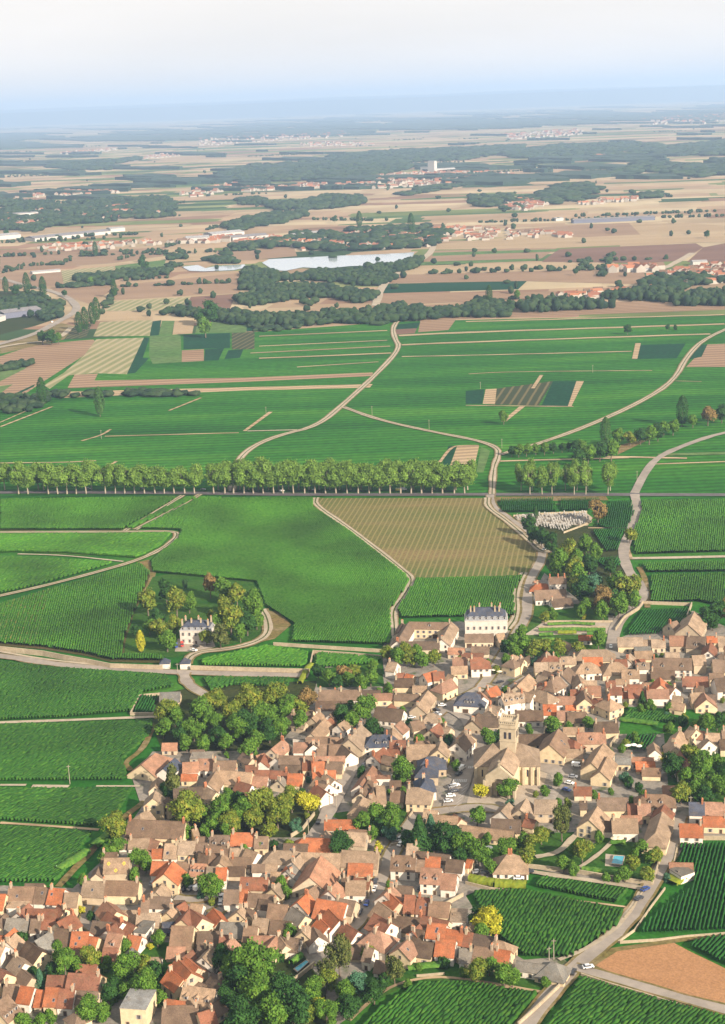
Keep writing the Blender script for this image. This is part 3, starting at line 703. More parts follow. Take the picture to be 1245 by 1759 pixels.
HD = '''
@650 1020
265 240 620 245 7 9.5 Bd1c1
262 238 160 405 8 9 B
150 412 520 408 8 7.5 D
625 240 545 390 9 9 TWc1
205 245 165 330 5 6.5 D
743 345 985 343 8 7.5 B
1012 345 1075 335 9 8 TY
715 505 900 510 4 4.5 R
640 545 760 545 9 8.5 PW
790 548 880 545 11 10 R2W
625 625 760 620 7 6.5 TY
85 580 160 590 9 8.5 TWc1
160 682 220 677 5 5.5 R
240 685 300 700 5 5.5 O
140 727 300 727 8 7 DYc1
385 690 495 658 8 8 OW
470 672 560 668 8 8.5 R
540 765 625 728 9 9 P1Y
600 690 650 705 6 7 T
-40 855 140 850 6 6.5 PY
140 857 345 865 6 6.5 BY
425 830 335 960 9 8 TNc1
750 845 835 850 12 10 SHWd3
865 830 905 880 9 8.5 PW
925 822 1015 790 8 8.5 Oc1
1055 880 1240 845 8 9.5 TWd4
1138 558 1155 562 8 9 BHYc1
1212 552 1250 560 7 8.5 BYc1
@850 960
462 158 606 152 8 11 BWc3
355 212 440 214 9 6 OHW
335 190 380 185 5 5 PW
340 272 605 262 11 8.5 BWc0
480 350 650 332 10 5.5 DW
720 655 835 655 5 5.5 OW
590 700 675 740 7 6 TW
745 780 960 778 11 8.5 THYc0
@996 1060
325 175 535 175 9 8 TYc0
545 195 610 195 6 6 T
765 50 830 30 10 9 BNc1
930 62 985 -50 15 11.5 TNc0
615 190 730 190 8 7 Tc1
770 158 920 160 10 8.5 P
925 160 1080 172 12 9 BNd1
1090 165 1180 165 6 8 Oc1
1185 165 1270 165 10 8 TN
1120 218 1105 290 8 8.5 RWc1
1215 308 1180 340 7 7 D
1245 250 1290 250 8 8 RY
25 345 190 345 8 8.5 OW
15 392 100 388 10 9 THWd1
300 365 400 362 7 7 R
262 390 330 386 12 8.5 THc1
470 295 620 290 8 6 T
475 365 555 362 5 5.5 R
430 310 405 355 6 6 T
490 392 610 390 6 7 TWd1
625 350 955 352 11 9.5 BWd2c1
965 330 1070 325 9 9.5 T
1140 365 1260 365 12 9.5 BYc1
360 450 505 450 8 8 TWd1
610 455 810 455 8 8 D
510 490 600 490 6 5.5 D
685 515 695 580 11 9 Oc0
740 572 820 605 8 7.5 PW
540 562 640 560 6 6.5 B
880 510 1095 512 9 7.5 RWc1
1155 527 1260 520 12 10 DW
990 592 1060 590 6 6 D
310 530 420 532 5 6.5 TW
10 547 140 545 7 7 T
15 590 175 590 9 8 PYc1
255 602 355 600 7 8 RWc1
225 547 300 545 6 7.5 Rc1
380 582 530 580 5 6.5 R
360 647 405 645 5 5 O
415 617 570 615 8 7.5 R
575 620 760 620 8 8 PWc1
800 672 880 682 7 6 TY
950 652 1045 648 9 7.5 TN
1065 650 1090 705 11 8 PY
238 690 262 700 10 9.5 THYc2
20 632 60 642 9 8 T
100 692 160 720 7 7 R
0 812 50 817 7 6 B
125 902 320 897 9 7.5 DYc2
@790 1120
730 32 815 30 10 8 RHY
640 90 760 86 9 8.5 TYc0
765 88 870 85 9 8.5 TWd2
870 42 990 38 7 7.5 Tv1c1
590 188 490 292 13 8.5 Tc0
470 292 410 340 8 6 BH
680 192 750 215 8 7 TY
930 125 865 190 11 9.5 BWc1
850 200 785 232 11 9.5 B2W
1010 190 1040 260 8 8 TW
735 290 825 312 6 6 P
690 262 740 292 5 6.5 R
360 362 540 345 9 9.5 TWd4c1
545 338 635 358 8 9.5 TW
640 312 750 348 10 10 THWc1
950 322 1030 322 6 7.5 Rc1
820 382 985 378 7 7 PW
1060 330 1075 400 9 8.5 BY
1130 397 1220 397 6 6.5 R
910 456 1030 456 4 4 OY
715 450 825 450 9 8 OWd1c0
835 505 920 505 8 7 PY
925 515 1080 515 9 7 BYc0
480 502 710 500 9 7.5 DWc0
150 556 335 552 9 7.5 DNc1
160 522 108 590 9 7.5 DN
250 500 272 522 6 8 TH
250 445 350 472 7 8 TW
490 706 770 700 9 6 DYc0
845 658 770 792 14 10.5 BYv3c0
950 745 985 760 8 7 RHN
890 832 1055 840 8 5.5 TY
1005 692 1245 690 9 8.5 PNd1c2
@580 1150
330 320 565 345 11 8 DWc0
545 437 492 480 9 8.5 PW
470 495 468 560 9 7.5 T
625 450 725 430 8 7.5 B
772 378 825 375 8 9 THWc0
880 452 795 520 8 8 Rc1
915 482 970 500 6 7 T
295 562 435 555 10 9.5 SHWd2c1
448 607 580 605 7 7.5 Rd1
395 668 300 735 8 7.5 RW
430 682 560 690 6 5.5 R
595 645 835 642 12 9 TNc1
890 608 862 690 9 9 TYc1
1020 628 1105 540 9 10 BWc2
1080 520 1140 560 7 8 TN
765 748 845 746 10 8.5 SHNc0
745 812 775 812 10 9 SHNc3
740 922 750 955 9 8.5 SHW
300 927 450 925 4 4 PWf
450 957 540 955 6 4.5 D
590 907 670 905 6 3.5 D
300 828 190 985 9 7 Pc0
0 475 110 400 7 7 T
@400 1180
740 28 1100 26 9 10.5 BWc3
225 1000 226 1001 5 5 T
715 122 1000 120 8 7.5 DWv1c0
790 268 672 400 9 6.5 Tc0
840 262 760 330 6 5.5 R
590 422 560 450 6 4 GWf
630 432 830 427 7 6.5 Bv1
840 432 940 432 7 7 Bc1
1100 325 1000 450 13 10.5 TNc3
430 447 330 530 9 8 Pv1c1
525 477 640 477 8 7.5 PW
688 460 692 490 9 8.5 DW
725 492 825 490 9 7.5 B
830 492 930 492 10 8 B
940 500 1010 562 8 8 BW
200 587 265 567 6 5 PY
270 575 240 640 7 6 R
370 605 395 585 10 7.5 BW
400 588 700 590 9 8 BW
600 637 690 635 7 6.5 R
690 597 960 592 5 7.5 PW
680 642 800 637 9 7.5 O
805 642 940 645 9 7.5 Bc1
410 667 580 670 6 5.5 DW
110 672 210 667 6 6.5 R
190 712 330 714 5 5.5 R
330 716 470 725 6 5.5 R
475 742 600 745 9 7.5 O
425 770 390 800 9 6.5 G
690 717 880 715 7 7.5 OW
790 742 870 800 8 8 TW
720 767 820 830 10 8 TWc1
710 835 800 900 7 7.5 RW
20 732 160 740 9 7.5 T
150 762 300 770 8 6.5 P
40 805 160 840 9 7 R
1170 790 1100 910 9 6.5 D
1225 850 1180 960 9 6.5 T
@200 1180
215 665 335 565 17 8.5 P2Yc0
500 610 405 700 8 7.5 SWc0
640 592 820 590 8 5 Gf
395 482 520 480 6 5.5 PN
570 647 700 640 8 7.5 PWc0
560 747 690 745 5 5.5 OY
705 617 835 618 9 8 PWv1
838 635 1025 632 9 8.5 BYc1
865 712 1165 735 10 8.5 TYc1
860 712 785 830 9 8.5 Tc0
490 877 735 855 8 7.5 Dc0
755 847 855 900 8 7.5 T
375 47 545 42 9 6.5 Gc0
@180 1360
432 -8 412 55 9 11.5 TYc0
370 152 300 190 8 8 T2Yc1
542 47 548 50 4 10 DH
205 237 690 257 12 10.5 BYc2v1
130 402 200 400 7 5 BW
210 402 380 400 7 5.5 TW
395 400 470 425 7 5.5 PY
410 492 500 490 7 4.5 O
520 445 630 447 10 6.5 TWv2
640 422 775 425 9 7.5 T
780 387 870 387 5 5.5 B
780 427 880 440 8 7 Bc1
750 322 790 312 6 7 TY
910 372 1065 375 9 7.5 BWd2
870 462 1075 472 7 6.5 B
810 527 890 530 7 7 DW
890 532 1000 532 7 6.5 B
1010 532 985 610 9 7.5 Tc1
410 597 540 600 9 8 OWc0
585 597 510 702 11 10 OYc0
620 602 740 602 7 7.5 B
745 612 870 620 8 7.5 PYd3
880 642 970 642 8 7.5 TYv1
960 652 1045 652 8 8 OWc0
0 572 205 567 10 8.5 TNc0
15 762 290 767 9 8.5 BYc1
500 782 440 860 8 5.5 T
390 897 560 902 7 8 BWc1
320 932 380 932 8 7 B
600 935 680 935 6 6 DW
1030 842 1150 842 9 7.5 BWc0
1150 837 1225 837 9 7.5 O
@380 1360
90 352 280 355 9 7.5 OWc2
290 382 400 382 8 7 BYv1
80 482 190 482 7 6.5 T
215 487 310 520 9 7.5 TW
85 562 250 562 7 6 B
65 642 200 642 6 5.5 D
445 502 640 507 9 8.5 THWc2
690 522 1020 532 10 8.5 Tc0
690 525 610 600 8 8 T
270 622 380 622 5 5.5 BW
385 622 480 622 5 5.5 TW
430 687 570 692 6 5.5 TY
640 605 560 680 8 7 G
555 645 605 695 5 6 O
760 732 855 550 16 10 Pc0
540 447 740 450 7 7 Dv1c0
700 397 930 405 10 7.5 OHc1
890 242 1110 240 7 6.5 O2
1010 337 1245 352 9 8.5 TNc1
990 772 925 850 9 8.5 PW
170 732 400 737 8 7.5 Rv1
490 777 440 830 8 6.5 TY
240 872 470 890 8 7.5 Bc0
330 922 480 940 6 6.5 DW
820 802 725 862 8 7.5 BN
740 872 655 950 9 8.5 OW
825 917 1075 960 12 9 OWc0
1040 722 1130 722 6 7 D
1075 762 1240 765 9 8.5 TWc1
1150 737 1240 742 5 7 R
@200 1540
50 117 195 117 8 5.5 TNc0
180 142 370 142 8 7.5 TYc1
480 92 435 140 7 6.5 TY
585 45 520 85 8 7 RW
640 62 740 72 6 6.5 TW
625 108 560 195 12 8.5 Rc0
640 110 735 185 11 8.5 Rc0
400 217 500 217 6 5.5 SW
480 252 660 257 14 9.5 BYc0
700 302 890 300 13 6.5 D
190 257 290 270 9 5.5 GWf
110 327 215 345 8 6.5 OWc0
830 102 900 190 6 6 O
900 217 1100 222 11 5.5 Gc0
1100 252 1210 257 9 6.5 B
1075 87 1040 130 9 7.5 TYc1
1110 80 1130 160 8 6 B
890 332 980 332 7 7.5 R
990 352 940 420 7 7.5 PN
440 432 590 432 8 4.5 PY
650 462 560 530 5 5.5 R
700 422 780 422 6 6.5 D
820 432 740 520 7 8 TWv1
455 622 570 710 8 7.5 OY
520 532 640 655 9 9 ON
592 522 700 608 8 8 Oc0
660 547 740 620 6 6.5 DW
825 652 900 700 8 7.5 D2Wc1
660 712 770 760 8 4.5 B
580 762 850 800 10 9 TWd3
435 882 590 905 6 5.5 OYc1
890 872 780 950 7 6.5 BY
400 937 700 932 10 6.5 B
830 962 700 1000 8 7 R
75 875 295 890 12 7.5 MYfc0
@0 1480
720 167 910 175 10 8 TNc2v1
80 217 310 217 10 8.5 BWv1
312 222 420 225 10 8.5 BWv1
430 227 550 235 10 9 OWc1v1
560 267 670 267 9 8.5 TYc0
-60 277 45 280 10 8.5 OYc0
70 367 240 367 6 4.5 TWf
245 362 150 440 8 7 R
240 402 490 410 9 7.5 Rc0
500 367 560 402 7 8 RY
60 482 250 490 9 6.5 GN
270 492 350 492 8 7 BW
350 492 470 502 6 6.5 R
630 442 490 520 9 8.5 RNc1
900 332 1000 425 9 8.5 PYc1
925 427 1050 520 8 8 RW
1060 502 1160 552 8 7 R
800 507 960 522 8 6.5 DWc0
990 532 920 590 8 7.5 R
930 607 1050 622 10 8.5 PYc0d1
480 572 620 587 11 8.5 DW
622 600 760 602 11 9 OWv2c0
770 642 840 652 9 7.5 OYv1c0
440 592 300 680 10 8 GNc1
235 682 360 770 9 8.5 DYc0
120 572 40 640 8 7.5 O
130 617 60 690 8 7 TW
-40 622 20 640 8 7.5 O
130 802 210 870 8 8 TWv1
70 802 150 790 6 6 B
-40 902 50 960 8 8.5 RY
-40 702 40 722 6 9.5 TW
890 742 1000 742 8 5.5 Rc0
@0 1600
410 377 580 380 8 7 Rc0
590 357 860 372 12 8.5 RYc1v1
180 467 290 482 9 8 OWc0
320 502 390 507 9 6.5 Oc0
400 482 510 487 10 8 OYv1c0
515 492 640 497 10 8 RWv1c1
655 507 840 517 7 6.5 BYc0
655 682 665 690 7 7 BHYc0
40 452 160 452 8 6.5 Bc1
-60 640 60 545 12 10.5 BYd3c0
@560 1350
140 552 450 567 11 9 TNc1
195 662 400 667 8 6 OYc0
320 97 285 150 9 8.5 THYc0
430 5 500 0 13 8.5 TN
560 42 670 47 8 7 BNc1
700 8 800 12 12 10 T2Yc1
875 242 1130 265 10 7.5 TWc1
700 497 790 502 8 7.5 TYc1
565 592 770 602 10 9 BWd2c2
782 562 860 567 7 6.5 D
775 632 850 637 8 6.5 BW
860 607 980 612 9 7.5 OWc1
900 572 1060 592 6 6.5 D
1040 627 1180 642 8 7.5 DWc0
820 702 990 712 10 9.5 PWd2c0
1000 747 1120 757 10 8.5 PWc0
1215 632 1245 642 5 5.5 OY
245 782 380 802 6 7.5 RN
@600 1520
370 12 300 85 9 9 P
335 60 430 150 8 8.5 Ov1
250 142 370 230 10 8 TNc0
215 242 355 325 10 9 RWd1c1
480 87 565 92 11 9.5 RYc0
590 102 690 112 10 9 RWv2
690 142 860 152 9 8.5 BYc1
390 2 540 12 9 8 D
380 267 600 282 9 6.5 DY
600 257 850 310 6 7 R
680 322 830 342 9 8.5 OWv2c1
560 382 640 392 6 7 DW
600 342 540 400 5 7 RW
840 377 980 402 8 7.5 OW
990 402 1060 412 8 7.5 R
1070 417 1240 450 8 7 DW
750 457 910 472 10 8.5 OWc1
510 457 430 540 9 8.5 PYv1
540 472 720 497 9 7.5 DYc0
215 387 262 400 11 8.5 PHWc1
140 532 210 547 8 7.5 BW
230 642 330 657 7 5.5 BWc0
950 547 1060 552 8 6.5 GW
1080 522 1240 547 9 7.5 Bc1
1050 342 1030 370 6 6.5 TYc0
870 262 1010 267 10 4 TWf
@400 1540
890 12 1050 40 9 8.5 BN
820 108 915 205 9 8.5 OWc0
740 182 820 260 7 6.5 OW
510 87 620 165 10 7.5 GYc0
310 62 470 72 9 7.5 BYc0
230 27 370 32 6 5.5 DW
330 202 500 217 8 6.5 DWc0
180 182 310 192 9 6.5 T
645 245 600 300 8 7.5 TY
690 262 735 340 8 7 B
950 227 1070 300 8 7.5 RW
150 337 350 337 8 6 Pc0
380 330 300 430 8 6.5 Pc0
390 328 455 420 9 6.5 T
460 352 570 362 8 7 BWc1
1000 412 1120 412 8 5.5 Bc0
@780 1559
345 272 430 292 8 7 T2Y
355 352 480 372 9 7.5 OYc1
540 457 790 495 5 5.5 GWc0
832 462 870 470 10 7 GHYc0
@760 1400
150 82 610 142 7 6 TYc0
425 28 670 42 9 7.5 DYc0v1
555 332 605 332 13 8.5 THWc2
230 382 260 387 5 5.5 OY
@780 1250
470 642 405 715 11 8 Tc0
620 607 565 700 11 8.5 Tc0
692 617 880 622 10 9 TNc0
610 772 700 792 6 6.5 RY
0 742 60 782 6 6.5 PN
@996 1210
205 332 100 500 10.5 9.5 TYc0
15 512 160 517 6 5.5 TY
240 442 175 575 9 8 TYc0
430 452 630 457 5 5.5 PW
480 492 640 492 8 5 OYc0
535 542 690 547 6 5.5 BY
150 802 410 802 9 8 BYc1
410 852 500 852 8 6.5 RN
497 852 600 852 8 8 PYc1
550 772 740 777 9 8.5 BHWc1d2
725 855 695 920 9 8 RYc0
0 827 55 827 6 6.5 DY
940 837 1065 842 9 8.5 SWc1
1070 837 1260 842 9 8 PYc1
1060 962 1260 967 7 6.5 OY
860 222 800 330 9 8 TN
795 292 820 370 9 8.5 TYc1
945 187 1000 215 9 9.5 TYc1
1000 222 1070 232 7 7.5 PW
1080 242 1220 247 8 7.5 TWc1
1220 217 1270 217 7 9 BY
1080 285 1110 310 10 8.5 TW
1200 302 1270 302 8 7.5 DY
865 402 925 535 9 8 RWd1v1
@996 1380
150 27 80 140 11 9.5 TYc0
190 152 270 152 7 6.5 DW
275 127 490 127 10 9 TWc1
708 70 650 250 10 8.5 T2Yc0
857 175 1050 180 9 8.5 OWc1
770 505 968 510 8 5 PYc0
820 600 935 560 7 3.5 GWf
'''
ox = oy_ = 0
import re
for ln in HD.strip().splitlines():
    a = ln.replace('@', '').split()
    if ln[0] == '@': ox, oy_ = float(a[0]), float(a[1]); continue
    x1, y1, x2, y2, W, H = map(float, a[:6]); c = a[6]
    x1, y1, x2, y2 = ox + x1 / 5, oy_ + y1 / 5, ox + x2 / 5, oy_ + y2 / 5
    if (x1, y1) == (445, 1380): continue
    g1, g2 = G(x1, y1, H), G(x2, y2, H)
    mt = re.match(r'([A-Z])([H12]?)([WYNC]?)(.*)', c); rest = mt.group(4)
    num = lambda k, dflt: int(re.search(k + r'(\d)', rest).group(1)) if re.search(k + r'(\d)', rest) else dflt
    house(g1, g2, W, H, mt.group(1), mt.group(3) or random.choice('CCYWN'), mt.group(2), d=num('d', 0), c=num('c', None), v=num('v', 0), flatr='f' in rest, px=((x1 + x2) / 2, (y1 + y2) / 2))
('houses', len(HOUSES), sum(h['o'].name.startswith('house') for h in HOUSES))

# the stone house whose roof carries yellow lozenges and one white dormer
M['lozenge'] = flat('yellow roof lozenge', (.62, .42, .03), .7)
for h_ in HOUSES:
    if abs(h_['px'][0] - 200.5) < 1 and abs(h_['px'][1] - 1473.9) < 1:
        rf_ = [o for o in h_['o'].children if o.name.startswith('roof')][0]; hw_ = h_['W'] / 2; ev_ = max(2.1, h_['H'] - hw_ * .84)
        p_ = [Vector(v.co) for v in rf_.data.vertices][:6]; e0, e1, r0, r1 = p_[0], p_[1], p_[4], p_[5]
        if (Mh := Matrix.Rotation(h_['o'].rotation_euler.z, 4, 'Z')) and (Mh @ Vector((0, -1, 0))).y > 0: e0, e1 = p_[3], p_[2]
        for u_, v_ in ((.2, .35), (.8, .35), (.5, .78)):
            ctr = e0.lerp(e1, u_).lerp(r0.lerp(r1, u_), 1 - v_); du = (e1 - e0).normalized(); dv_ = (r0 - e0); dv_ = (dv_ - du * dv_.dot(du)).normalized(); nn = du.cross(dv_); nn = nn if nn.z > 0 else -nn
            b = MB(); o4 = [ctr + du * .75, ctr + dv_ * .9, ctr - du * .75, ctr - dv_ * .9]; i4 = [ctr + du * .4, ctr + dv_ * .5, ctr - du * .4, ctr - dv_ * .5]
            b.add([q + nn * .06 for q in o4] + [q + nn * .06 for q in i4], [(k, (k + 1) % 4, 4 + (k + 1) % 4, 4 + k) for k in range(4)]); mobj('lozenge', b.mesh('lozenge', [M['lozenge']]), rf_)
# ---------------------------------------------------------------- special buildings
def Mx(o): return Matrix.Translation(o.location) @ Matrix.Rotation(o.rotation_euler.z, 4, 'Z')
def merge(root, r2):
    T = Mx(root).inverted() @ Mx(r2)
    for ch in list(r2.children):
        m_ = T @ Matrix.Translation(ch.location) @ ch.rotation_euler.to_matrix().to_4x4(); ch.parent = root; ch.location = m_.translation; ch.rotation_euler = m_.to_euler()
    HOUSES[:] = [h for h in HOUSES if h['o'] != r2]; bpy.data.objects.remove(r2)
def frame(name, a, b_, z=0):
    """an empty whose x axis runs from ground point a to b_"""
    mid = (a + b_) / 2; r = empty(name, (mid.x, mid.y, z), math.atan2(b_.y - a.y, b_.x - a.x)); return r, (b_ - a).length
bpy.context.view_layer.update()
# the church: transept block first, then nave, porch and tower
pf = G(859, 1369); tb = G(875, 1334)
ch = house(G(846, 1277, 17), G(894, 1277, 17), 19, 17, 'T', 'Y', 'H', name='church', win=False, c=0, label='big stone church with square tower and tall arched porch', cat='church', slope=.75)
nd = (tb - pf).normalized(); nv = house(pf + nd * .5, pf + nd * 25, 12.5, 16.5, 'T', 'Y', '', name='n', win=False, c=0, slope=.8); merge(ch, nv)
ax = math.atan2(nd.y, nd.x)
def into(root, name, b, mats, origin, rz, color=None, parent=None):
    o = mobj(name, b.mesh(name, mats), root, color=color); m_ = Mx(root).inverted() @ (Matrix.Translation(origin) @ Matrix.Rotation(rz, 4, 'Z')); o.location = m_.translation; o.rotation_euler = m_.to_euler(); return o
b = MB()
# tower, its x axis along the nave
b.box(-3.7, 3.7, -3.7, 3.7, 0, 28.0, 0); b.box(-3.95, 3.95, -3.95, 3.95, 19.4, 19.9, 0); b.box(-4.1, 4.1, -4.1, 4.1, 26.0, 26.6, 0); b.box(-4.0, 4.0, -4.0, 4.0, 28.0, 28.5, 0)
for i in range(9):
    for s_ in (-1, 1):
        q = -3.7 + i * .92; b.box(q - .2, q + .2, s_ * 3.8 - .2, s_ * 3.8 + .2, 28.5, 29.3, 0)
        if 0 < i < 8: b.box(s_ * 3.8 - .2, s_ * 3.8 + .2, q - .2, q + .2, 28.5, 29.3, 0)
for s_ in (-1, 1):
    b.box(-4, 4, s_ * 3.8 - .25, s_ * 3.8 + .25, 29.3, 29.8, 0); b.box(s_ * 3.8 - .25, s_ * 3.8 + .25, -3.5, 3.5, 29.3, 29.8, 0)
    for t_ in (-1, 1): b.box(s_ * 3.6 - .45, s_ * 3.6 + .45, t_ * 3.6 - .45, t_ * 3.6 + .45, 29.8, 30.5, 0)
for yy in (-1.1, 1.1): b.box(-3.78, -3.7, yy - .6, yy + .6, 20.8, 24.1, 1); b.box(3.7, 3.78, yy - .6, yy + .6, 20.8, 24.1, 1)
for xx in (-1.1, 1.1): b.box(xx - .6, xx + .6, -3.78, -3.7, 20.8, 24.1, 1); b.box(xx - .6, xx + .6, 3.7, 3.78, 20.8, 24.1, 1)
M['ash'] = noise_mat('church stone', [(.55, .45, .31), (.72, .61, .44)], .6, 6, scale2=.12, fac2=.12)
into(ch, 'tower', b, [M['ash'], M['pane']], tb, ax)
# porch: deep round arch with a door at its back
b = MB(); n = 14; R_ = 3.6; hz = 6.2
prof = [(-6.4, 0), (-6.4, 10.8), (0, 16.0), (6.4, 10.8), (6.4, 0), (R_, 0)] + [(R_ * math.cos(math.pi * i / n), hz + R_ * math.sin(math.pi * i / n)) for i in range(n + 1)] + [(-R_, 0)]
outer = prof[:5]; arch = prof[5:]
v = [(0, y, z) for y, z in prof] + [(-1.8, y, z) for y, z in prof]; N_ = len(prof)
import mathutils
tess = mathutils.geometry.tessellate_polygon([[Vector((y, z, 0)) for y, z in prof]])
b.add(v, [tuple(N_ + i for i in t_) for t_ in tess] + [(i, (i + 1) % N_, N_ + (i + 1) % N_, N_ + i) for i in range(N_)], 0)
b.box(-.15, .0, -R_, R_, 0, 9.8, 2); b.box(-.3, -.15, -1.3, 1.3, 0, 3.8, 1); b.box(-.3, -.15, -1.6, 1.6, 5.2, 6.6, 1)
for s_ in (-1, 1): b.box(-2.6, .6, s_ * 6.9 - .5, s_ * 6.9 + .5, 0, 8.5, 0)
b.box(-1.9, -1.2, -.5, .5, 15.9, 17.3, 0); b.box(-1.7, -1.4, -.12, .12, 17.3, 19.2, 0); b.box(-1.7, -1.4, -.6, .6, 18.3, 18.6, 0)
into(ch, 'porch', b, [M['ash'], M['door'], M['ash']], pf, ax)
# buttresses and tall slits of the transept, in the church's own frame
for (x_, y_) in ((-9.8 - 4, -9.7), (-3, -9.7), (12.5, -9.7), (20.4, -6), (20.4, 4), (5.5, -9.7)):
    b = MB(); b.box(-.6, .6, -.8, .8, 0, 8.6, 0); b.prism(-.6, .6, [(-.8, 8.6), (.8, 8.6), (.5, 9.6)], 0)
    pass
def local_box_part(root, name, boxes, mats, color=None):
    b = MB()
    for x in boxes: b.box(*x)
    return mobj(name, b.mesh(name, mats), root, color=color)
L2 = (G(894, 1277, 17) - G(846, 1277, 17)).length / 2 + 19 / 2 * .92
for x_ in (-L2 + 1, -L2 * .55, L2 * .5, L2 * .75, L2 - 1):
    local_box_part(ch, 'buttress', [(x_ - .55, x_ + .55, -10.6, -9.5, 0, 8.4, 0), (x_ - .55, x_ + .55, -10.1, -9.5, 8.4, 9.4, 0)], [M['ash']])
for x_ in (L2 * .62, L2 * .88, -L2 * .75): local_box_part(ch, 'window', [(x_ - .35, x_ + .35, -9.58, -9.46, 4.5, 8, 0)], [M['pane']])
for y_ in (-5, 0, 5): local_box_part(ch, 'window', [(L2 - .05, L2 + .06, y_ - .5, y_ + .5, 3.5, 8, 0)], [M['pane']])
FOOT.append((tb.x, tb.y, ax, 6, 6, 0))
# mansard roofed mansions
def mansion(name, a, b_, dep, eave, h1, h2, rc2, ndorm, cat, label, chims, wc, nw=7, floors=2):
    r, Ln = frame(name, a, b_); x0, x1, y0, y1 = -Ln / 2, Ln / 2, 0, dep
    b = MB(); b.box(x0, x1, y0, y1, 0, eave, 0); b.box(x0 - .25, x1 + .25, y0 - .25, y1 + .25, eave, eave + .35, 0); mobj('wall', b.mesh('wall', [M['wall']]), r, color=WC[wc])
    b = MB(); z0, z1, z2 = eave + .35, eave + .35 + h1, eave + .35 + h1 + h2; i1 = .9; i2 = dep * .42
    rg = [[(x0 + i, y0 + i, z), (x1 - i, y0 + i, z), (x1 - i, y1 - i, z), (x0 + i, y1 - i, z)] for i, z in ((.05, z0), (i1, z1), (i2, z2))]
    v = [p for q in rg for p in q]; f = [(k * 4 + i, k * 4 + (i + 1) % 4, k * 4 + 4 + (i + 1) % 4, k * 4 + 4 + i) for k in range(2) for i in range(4)] + [(8, 9, 10, 11)]
    b.add(v, f); b.m = [1 if i < 4 else 0 for i in range(len(b.f))]
    rf = mobj('roof', b.mesh('roof', [M['roof'], M['zinc']]), r, color=rc2)
    for i in range(ndorm): mobj('dormer', DORM[0], rf, (x0 + (i + .5) * Ln / ndorm, .35, z0 + 1.35), math.pi, color=RC['S'])
    for fl in range(floors):
        for i in range(nw):
            x = x0 + (i + .5) * Ln / nw
            if fl == 0 and i == nw // 2: mobj('door', DOOR[0], r, (x, 0, 0), math.pi)
            else:
                o = mobj('window', WIN[1], r, (x, 0, 2.2 + fl * 4.3), math.pi); o.scale = (.85, 1, 1.25)
    for fx, fy in chims: o = mobj('chimney', CHIM[2], rf, (fx * Ln / 2, dep * fy, z2 - .6)); o.scale = (.95, .75, 1.25)
    tag(r, label, cat); FOOT.append((r.location.x, r.location.y, r.rotation_euler.z, Ln / 2 + 1, dep + 1, 0)); return r
WC['Z'] = (.50, .46, .41)
mansion('mansion', G(799, 1097), G(872, 1096), 13, 10.8, 2.4, 3.6, RC['S'], 7, 'mansion', 'white seven bay mansion with blue slate mansard roof and tall white chimneys', [(-.72, .3), (-.55, .3), (-.3, .75), (.28, .75), (.42, .3), (.62, .3), (.68, .75)], 'Z')
mansion('country_house', G(310, 1107), G(364, 1107), 11, 8.4, 1.9, 2.8, RC['S'], 5, 'house', 'white country house among garden trees with slate roof and many white chimneys', [(-.85, .2), (-.78, .8), (-.3, .35), (.3, .35), (.78, .2), (.85, .8), (.05, .8)], 'Z', 5)
for k, (x, tx) in enumerate(((283, 'white gatehouse with pointed slate roof on the wall side of the drive'), (318, 'white gatehouse with pointed slate roof next to the junction lane'))):
    g = G(x, 1150); house(g + Vector((-.3, 2.5, 0)), g + Vector((.3, 2.5, 0)), 5.4, 6.2, 'S', 'W', 'H', name='gatehouse', c=0, win=True, label=tx, cat='gatehouse')
